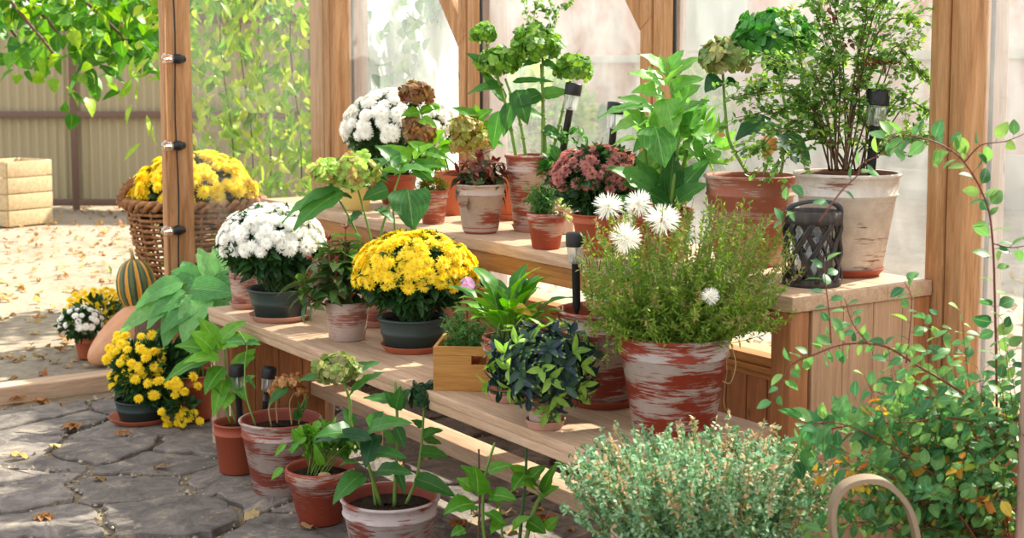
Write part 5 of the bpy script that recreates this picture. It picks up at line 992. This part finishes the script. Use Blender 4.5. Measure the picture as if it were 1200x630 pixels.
# hosta-like plant with big ribbed leaves
r_, c, tp, R, s = potted('potted_hosta', 'hosta with large ribbed arching leaves in a terracotta pot behind the bench leg', 'potted plant', 228, 494, 0, 58, 46, 436, M_terra, 'ridge')
m = MB(); ms = MB()
for (x0, y0, x1, y1, w_, dd, dr) in ((240, 345, 214, 402, 40, -.14, .7), (222, 338, 280, 345, 34, -.06, .5), (215, 330, 158, 362, 30, -.02, .9), (200, 350, 138, 394, 24, -.04, .9), (205, 345, 172, 386, 24, -.10, .7), (232, 352, 188, 392, 30, -.13, .8), (250, 325, 232, 290, 24, .12, .4), (262, 322, 250, 288, 20, .16, .4), (258, 340, 284, 312, 28, .10, .5), (238, 330, 200, 318, 30, .10, .7), (262, 350, 242, 408, 38, -.10, .8), (270, 345, 292, 380, 34, -.02, .7), (246, 338, 262, 308, 26, .14, .4), (228, 330, 180, 338, 26, .06, .8), (236, 362, 226, 420, 34, -.12, .7), (210, 362, 192, 408, 28, -.12, .8), (225, 325, 214, 306, 22, .16, .5), (255, 360, 275, 415, 30, -.04, .7), (262, 330, 300, 325, 30, .15, .6), (222, 345, 176, 372, 28, -.08, .9)):
    tip = at(x1, y1, c, dd); b = at(x0, y0, c, dd*.3+.03); tube(ms, bez(tp+rs.randn(3)*[.02, .02, 0], (tp+b)/2+[0, 0, .04], b, 8), .004, 6, False); big_leaf(m, b, tip, w_*s, (0, -.7, .7), dr, .10, tpl(10, 'heart', 7, .04))
ms.build('stems', M_stem, r_); m.build('foliage', G['hosta'], r_)
def stem_path(root, c, pts, rad, mat=None, d0=0.0, d1=0.0):
    cc_ = curve([at(x, y, c, d0+(d1-d0)*i/(len(pts)-1)) for i, (x, y) in enumerate(pts)], 16); m = MB(); tube(m, cc_, np.linspace(rad, rad*.65, len(cc_)), 8); m.build('stem', mat or M_stem, root); return cc_
def leafset(root, c, s, data, mat, T_=None, name='foliage'):
    m = MB()
    for (x0, y0, x1, y1, w_, dd, dr) in data: big_leaf(m, at(x0, y0, c, dd*.4), at(x1, y1, c, dd), w_*s, (0, -.35, 1), dr, .12, T_)
    return m.build(name, mat, root)
r_, c, tp, R, s = potted('potted_hydrangea', 'leafy hydrangea in a plain brick-red pot with a solar light, nearest the bench leg', 'potted plant', 279, 557, 0, 56, 44, 493, M_terra2, 'ridge')
SOL1 = c
for pts in ([(276, 495), (266, 450), (262, 400)], [(280, 495), (276, 460), (282, 430)], [(270, 495), (255, 450), (245, 410)]): stem_path(r_, c, pts, .004)
leafset(r_, c, s, ((258, 410, 232, 372, 30, .05, .5), (262, 405, 276, 378, 22, .05, .4), (255, 415, 205, 405, 30, -.02, .7), (250, 418, 192, 448, 28, -.08, .7), (262, 405, 304, 400, 30, -.08, .6), (258, 400, 290, 376, 26, 0, .5), (258, 420, 215, 425, 26, -.1, .7), (262, 430, 240, 462, 26, -.1, .6), (268, 440, 288, 470, 18, -.08, .6), (275, 435, 300, 408, 22, .04, .5), (262, 445, 250, 488, 20, -.1, .5), (278, 430, 300, 418, 22, -.05, .5), (250, 410, 222, 388, 28, -.04, .5), (268, 475, 252, 455, 16, -.08, .5), (270, 460, 262, 480, 18, -.1, .6), (285, 450, 300, 440, 14, -.04, .5)), G['mint'])
solar('black solar stake light with a clear lens standing in the plain brick-red pot', 277, 427, 283, 515, SOL1, 19, -.055)
r_, c, tp, R, s = potted('potted_hydrangea', 'dried-up hydrangea in a wide washed pot on the flagstones, second large pot of the row', 'potted plant', 330, 583, 0, 96, 66, 489, washed('wash_g6', .5, '#a0503e', '#7c3a2c', '#c3b2aa', 40), 'ridge')
G6 = c; cs = [stem_path(r_, c, p, .003, M_tan) for p in ([(325, 495), (324, 470), (330, 450)], [(318, 500), (316, 475), (334, 462), (344, 452)], [(342, 498), (340, 470), (350, 455)], [(350, 497), (358, 470), (352, 452)])]
for (x, y, rr) in ((333, 450, 11), (346, 446, 10), (322, 458, 8), (352, 458, 7)): hyd_head(r_, at(x, y, c, 0), rr*s, G['hgn'], 60, .9, sz=.42)
stem_path(r_, c, [(300, 500), (289, 465), (287, 430), (289, 405), (280, 388)], .0035); stem_path(r_, c, [(350, 497), (352, 480), (358, 465)], .003)
leafset(r_, c, s, ((338, 452, 314, 474, 14, -.05, .4), (288, 402, 262, 400, 16, 0, .6), (288, 402, 306, 404, 13, -.02, .6), (352, 490, 350, 470, 7, -.03, .3), (356, 480, 362, 462, 7, -.03, .3), (352, 485, 360, 478, 7, -.03, .3), (347, 492, 346, 478, 7, -.03, .3), (287, 440, 300, 456, 6, 0, .5)), G['hyd'])
solar('black solar stake light leaning behind the dried hydrangea pot', 316, 430, 306, 515, G6, 18, .16, True)
r_, c, tp, R, s = potted('potted_seedling', 'bright green young plants in a terracotta pot before the dried-up hydrangea', 'potted plant', 376, 618, 0, 83, 54, 546, washed('wash_g7', .3, '#a34c36', '#8a3a28', '#c5b0a4', 43), 'plain')
m = MB(); ms = MB()
for k in range(30):
    a = k*2.4; q = math.sqrt((k+.5)/30); b = tp+np.array([math.cos(a), math.sin(a), 0])*.03*q-Rt*.01; e = at(372+math.cos(a)*36*q+10, 520-14*(1-q)+8*math.sin(a), c, .05*math.sin(a+1)); tube(ms, bez(b, (b+e)/2+[0, 0, .02], e, 5), .002, 5, False); clump(m, e, (.018, .018, .014), 7, .036, .022, OV, .5, .5)
big_leaf(m, at(378, 545, c, -.06), at(368, 518, c, -.08), .03, (0, -1, .4)); m.build('foliage', G['mint'], r_); ms.build('stems', M_stem, r_)
p = tp-Fd*.05+[0, 0, .012]+Rt*.02; m = MB(); nn = 16; ph = np.linspace(0, PI, 9); v = [[.020*math.sin(t_)*math.cos(a_)*(1+.1*math.sin(3*a_)), .014*math.sin(t_)*math.sin(a_), .010*math.cos(t_)] for t_ in ph for a_ in np.linspace(0, 2*PI, nn, endpoint=False)]
i = np.arange(8)[:, None]*nn; j = np.arange(nn)[None]; m.add(np.array(v)@np.stack([Rt, Fd, Zu])+p, np.stack([i+j, i+(j+1) % nn, i+nn+(j+1) % nn, i+nn+j], -1).reshape(-1, 4)); tag(m.build('pebble', plain('tan_stone', '#b39a70', .8)), 'small tan pebble on the soil of the bright green seedling pot', 'stone')
m = MB(); e = at(322, 535, c, -.02); big_leaf(m, at(336, 520, c, -.06), e, .022, (0, -1, 1)); big_leaf(m, at(332, 548, c, -.13), at(318, 562, c, -.13), .025, (0, -1, 1)); m.build('fallen_shoot', G['mint'], r_)
r_, c, tp, R, s = potted('potted_hydrangea', 'hydrangea with an olive-green flower head and glossy dark leaves in the front washed pot', 'potted plant', 458, 680, 0, 118, 84, 580, washed('wash_g8', .62, '#a0503e', '#7e3c2e', '#cfc6c6', 46), 'ridge')
FR = c
a1 = stem_path(r_, c, [(446, 592), (430, 540), (412, 500), (410, 470), (402, 445)], .0055, None, 0, -.03); a2 = stem_path(r_, c, [(462, 594), (464, 550), (466, 505), (463, 447)], .006, M_stem); a3 = stem_path(r_, c, [(476, 590), (488, 560), (494, 520), (497, 475)], .005, M_stem); a4 = stem_path(r_, c, [(440, 592), (436, 560), (428, 530)], .0045)
hyd_head(r_, at(396, 434, c, -.04), 24*s, G['hgo'], 120, .75, sz=.4, label='olive green flower head'); hyd_head(r_, at(498, 464, c, 0), 17*s, G['dark'], 50, .9, sz=.6, name='leaf_rosette')
leafset(r_, c, s, ((388, 440, 349, 446, 18, -.02, .4), (405, 438, 446, 424, 18, .05, .3), (408, 464, 450, 436, 28, -.12, .3), (420, 512, 368, 512, 34, -.12, .9), (412, 500, 402, 476, 16, 0, .4), (428, 520, 438, 500, 14, -.04, .4), (432, 500, 450, 482, 20, -.02, .4), (430, 505, 484, 496, 26, -.12, .7), (425, 555, 390, 590, 28, -.14, .8), (425, 545, 398, 545, 18, -.1, .7), (430, 530, 478, 538, 22, -.14, .5), (440, 552, 484, 556, 24, -.16, .5), (462, 470, 426, 466, 18, .02, .4), (464, 475, 450, 458, 18, 0, .4), (464, 480, 470, 452, 18, -.05, .4), (466, 478, 480, 455, 20, .02, .4), (464, 500, 474, 525, 16, -.05, .5), (462, 520, 448, 502, 14, .03, .4), (492, 530, 526, 536, 22, 0, .5), (494, 510, 520, 504, 16, 0, .5), (486, 560, 534, 582, 24, -.05, .6), (495, 500, 482, 492, 12, 0, .5), (496, 515, 518, 520, 14, .05, .5), (464, 545, 475, 580, 12, -.06, .4), (438, 540, 424, 520, 18, .03, .5)), G['hyd'])
m = MB(); big_leaf(m, at(440, 508, c, -.05), at(428, 548, c, -.13), 26*s, (0, -1, .4)); big_leaf(m, at(436, 515, c, -.1), at(366, 520, c, -.05), 22*s, (0, -.3, 1), 1.0); m.build('dark_leaves', G['dark'], r_)
# green plant at the bottom edge
r_, c, tp, R, s = potted('potted_hydrangea', 'fresh green cut-back hydrangea shoots between the front washed pot and the silvery thyme', 'potted plant', 592, 735, 0, 104, 76, 655, washed('wash_g9', .6, '#a0503e', '#7e3c2e', '#c8bab4', 49), 'ridge')
stem_path(r_, c, [(572, 660), (566, 610), (568, 560), (580, 518)], .005); stem_path(r_, c, [(606, 660), (612, 600), (616, 560), (617, 516)], .005, M_stemd); stem_path(r_, c, [(610, 660), (625, 600), (640, 570), (655, 540)], .006); stem_path(r_, c, [(560, 655), (562, 590), (561, 526)], .004, M_twig); stem_path(r_, c, [(590, 658), (588, 620), (585, 590)], .004)
leafset(r_, c, s, ((560, 580, 556, 545, 30, -.08, .4), (555, 590, 520, 602, 32, -.12, .7), (565, 570, 540, 545, 22, 0, .5), (572, 552, 602, 545, 18, -.03, .6), (575, 580, 606, 586, 24, -.08, .6), (570, 600, 590, 615, 18, -.1, .6), (618, 560, 595, 545, 20, 0, .5), (618, 565, 640, 545, 22, 0, .5), (616, 555, 600, 575, 22, -.08, .5), (636, 580, 652, 542, 16, -.06, .4), (634, 575, 614, 562, 22, -.1, .5), (634, 582, 656, 570, 16, -.08, .5), (632, 580, 612, 568, 18, -.12, .5), (652, 542, 676, 530, 16, 0, .7), (590, 610, 575, 625, 20, -.08, .5), (600, 620, 622, 605, 20, -.05, .5), (556, 575, 535, 560, 22, .04, .5), (585, 590, 570, 575, 20, -.05, .5), (618, 610, 640, 625, 22, -.03, .5), (545, 620, 528, 628, 18, -.03, .5), (640, 620, 655, 605, 16, 0, .5)), G['mint'], tpl(9, 'heart', 5, .05))
# silvery thyme in the foreground
tb = at(830, 760, 2.72); tb[2] = 0; r_ = thing('potted_thyme', 'wide bushy mass of silvery thyme with dry blossoms in front of the lower shelf', 'potted plant', tb)
tpz = pot(r_, tb, .19, .13, .42, M_terra, 'ridge', True, None, M_terra, .17); r6 = np.random.RandomState(9); ms = MB(); ml = MB(); md = MB()
for k in range(520):
    ux = r6.uniform(-1, 1); uy = r6.uniform(-1, 1)
    if ux*ux+uy*uy > 1.02: continue
    dd = uy*.26; edge = math.sqrt(max(0, 1-ux*ux)); yt = 512+46*(1-edge)+(r6.rand()**1.2)*46-14*(r6.rand() < .25)+(-uy)*26; px = 822+ux*168*(1+.06*uy)
    e = at(px, yt, tb, dd); b = tpz+np.array([r6.randn()*.06, r6.randn()*.06, 0]); mid = b*.35+e*.65+[0, 0, -.02]; mid[:2] = b[:2]*.25+e[:2]*.75; cc_ = bez(b, mid, e, 16); tube(ms, cc_, .001, 4, False)
    n = 60; ii = 5+9.95*r6.rand(n); i0 = ii.astype(int); P = cc_[i0]+(cc_[i0+1]-cc_[i0])*(ii-i0)[:, None]; ax = nrm(cc_[i0+1]-cc_[i0]); f = ii/15; D = nrm(r6.randn(n, 3)*.8+ax*.55); dryst = r6.rand() < .33; dry = (f > .55) & (r6.rand(n) < (.75 if dryst else .04))
    for msk, mb_ in ((~dry, ml), (dry, md)):
        kk = int(msk.sum())
        if kk: leaves(mb_, tpl(3, 'oval', 3), P[msk], D[msk], r6.randn(kk, 3)*.6+[0, 0, 1], .0125*(.7+.6*r6.rand(kk)), .0068*(.8+.4*r6.rand(kk)), .3, .15)
ms.build('stems', M_stem, r_); ml.build('foliage', G['thy'], r_); md.build('dry_blossoms', G['thyd'], r_, label='dry tan blossoms')
# handled basket at the bottom edge
hb_ = at(1024, 800, 2.45); hb_[2] = 0; HB = thing('handled_basket', 'basket with a bentwood handle arching up in front of the shrub', 'basket', hb_)
basket(HB, hb_, .15, .11, .40, 22, 20, .011); m = MB(); sc2 = mpp(hb_); b = np.linspace(0, 1, 41)
pp = curve([at(x, y, hb_, 0) for x, y in ((990, 690), (979, 640), (975, 600), (986, 572), (1012, 561), (1038, 566), (1062, 590), (1074, 630), (1080, 690))], 60)
lo = hb_+[0, 0, .38]; q0 = pp[0]; q1 = pp[-1]; pp = np.concatenate([[[q0[0], q0[1], .40]], pp, [[q1[0], q1[1], .40]]]) if q0[2] > .4 else pp
tn_ = nrm(np.gradient(pp, axis=0)); nrmv = nrm(np.cross(tn_, Fd)); wv = Fd*.017; n = len(pp); V = np.concatenate([pp+nrmv*.0045-wv, pp+nrmv*.0045+wv, pp-nrmv*.0045+wv, pp-nrmv*.0045-wv]); i = np.arange(n-1)
Q = np.concatenate([np.stack([a*n+i, a*n+i+1, ((a+1) % 4)*n+i+1, ((a+1) % 4)*n+i], 1) for a in range(4)]); m.add(V, Q); m.build('handle', plain('grey_brown_bentwood', '#8c7862', .6), HB, smooth=False)
# ================================================================== shrub at the right
rt = at(1150, 700, 2.72); rt[2] = 0; r_ = thing('snowberry_shrub', 'wild shrub with long arching twigs and small oval leaves in front of the bench end', 'shrub', rt)
ms = MB(); ml = MB(); mo = MB(); r7 = np.random.RandomState(17)
def leafy(path, dd, n, L, stem_r=.0028, alt=True, mbl=None, jit=1.0):
    cc_ = curve([at(x, y, rt, (dd[0]+(dd[1]-dd[0])*i/(len(path)-1))) for i, (x, y) in enumerate(path)], 40); tube(ms, cc_, np.linspace(stem_r, stem_r*.4, len(cc_))*.62, 6); N = len(cc_)
    for k in range(n):
        f = .12+.88*k/max(1, n-1); i = min(N-1, int(f*(N-1))); ax = nrm(cc_[min(N-1, i+1)]-cc_[max(0, i-1)]); sd = 1 if k % 2 else -1; u = nrm(np.cross(ax, -Fd)); d = nrm(u*sd*(.9)+ax*.45+r7.randn(3)*.35*jit); s_ = L*(.75+.5*r7.rand())
        pe = cc_[i]+d*s_*.22; tube(ms, [cc_[i], pe], .0006, 3, False); leaves(mbl or ml, tpl(5, 'oval', 3), [pe], [d], [r7.randn(3)*.4*jit+[0, -.55, .8]], s_, s_*.66, .5, .1, rnd=np.array([r7.rand()]))
    return cc_
leafy([(1170, 500), (1130, 462), (1075, 428), (1035, 405), (990, 403), (955, 415), (925, 430), (908, 470)], (0, -.10), 40, .028, .005)
leafy([(1165, 620), (1168, 480), (1166, 360), (1163, 280), (1155, 235), (1130, 190), (1100, 168), (1060, 158), (1040, 165)], (.02, .05), 46, .036, .0045)
leafy([(1130, 190), (1150, 170), (1180, 165), (1215, 150)], (.04, .02), 9, .034)
leafy([(1163, 285), (1185, 290), (1215, 285)], (.04, .04), 6, .032)
leafy([(974, 402), (972, 370), (968, 335), (966, 308)], (-.08, -.08), 12, .030)
leafy([(1062, 425), (1066, 390), (1068, 350), (1060, 330)], (-.02, 0), 12, .030)
leafy([(1020, 405), (1000, 380), (990, 350)], (-.05, -.04), 9, .026)
leafy([(960, 260), (985, 225), (1005, 205), (1010, 192), (1035, 180), (1060, 165)], (-.1, 0), 9, .030)
leafy([(920, 240), (918, 262), (925, 215)], (-.12, -.12), 6, .026)
leafy([(1180, 510), (1120, 490), (1060, 495), (1000, 498), (950, 510), (925, 540)], (0, -.12), 40, .040, .004)
leafy([(1160, 600), (1100, 560), (1040, 520), (980, 495), (935, 500)], (-.02, -.15), 36, .044, .004)
leafy([(1190, 600), (1140, 545), (1090, 500), (1050, 470), (1020, 455)], (0, .02), 34, .030, .004)
leafy([(1150, 640), (1120, 600), (1080, 585), (1040, 590)], (-.05, -.1), 26, .036, .003)
for k in range(105):
    x0 = r7.uniform(1070, 1195); a = r7.uniform(0, 1); x1 = r7.uniform(935, 1200); y1 = 445+ (1-a)*150+r7.uniform(-20, 20)+(40 if x1 < 1000 else 0); dd = r7.uniform(-.18, .25)
    leafy([(x0, 640), ((x0+x1)/2+r7.uniform(-15, 15), (600+y1)/2), (x1, y1)], (0, dd), 16, .021+.012*r7.rand(), .0016, mbl=mo if k % 9 == 0 else None, jit=1.4)
for k in range(24):
    x1 = r7.uniform(1040, 1190); y1 = r7.uniform(360, 470); leafy([(x1+r7.uniform(0, 40), 540), (x1+10, (540+y1)/2), (x1, y1)], (0, r7.uniform(-.1, .2)), 15, .028, .0016, jit=1.2)
ms.build('branches', M_twigr, r_); ml.build('foliage', G['shr'], r_); mo.build('autumn_leaves', leafm('orange_yellow_leaf', ['#d08a3a', '#c9b03c', '#b5602c', '#a9c048'], '#d8c070'), r_, label='orange and yellow leaves')
m = MB(); tube(m, curve([rt, rt+[.02, -.01, .2], at(1160, 600, rt, 0)], 10), np.linspace(.014, .006, 10) if False else .009, 8); m.build('trunk', M_twig, r_)
# low undergrowth behind, stones under the bench
m = MB()
for k in range(26):
    a = r7.uniform(0, 1); p = np.array([XL+.3+a*2.1, r7.uniform(2.0, 2.8), .004]); L = r7.uniform(.03, .055); q = r7.uniform(0, 6.28); mm = MB(); leaves(mm, tpl(6, 'oval', 3, .2), [p], [[math.cos(q), math.sin(q), .2]], [[0, 0, 1.0]], L, L*.6, .8, .2); tag(mm.build('fallen_leaf', G['lit'], None, loc=p), 'dry brown leaf lying on the ground beneath the bench', 'leaf', 'fallen leaves under the bench')
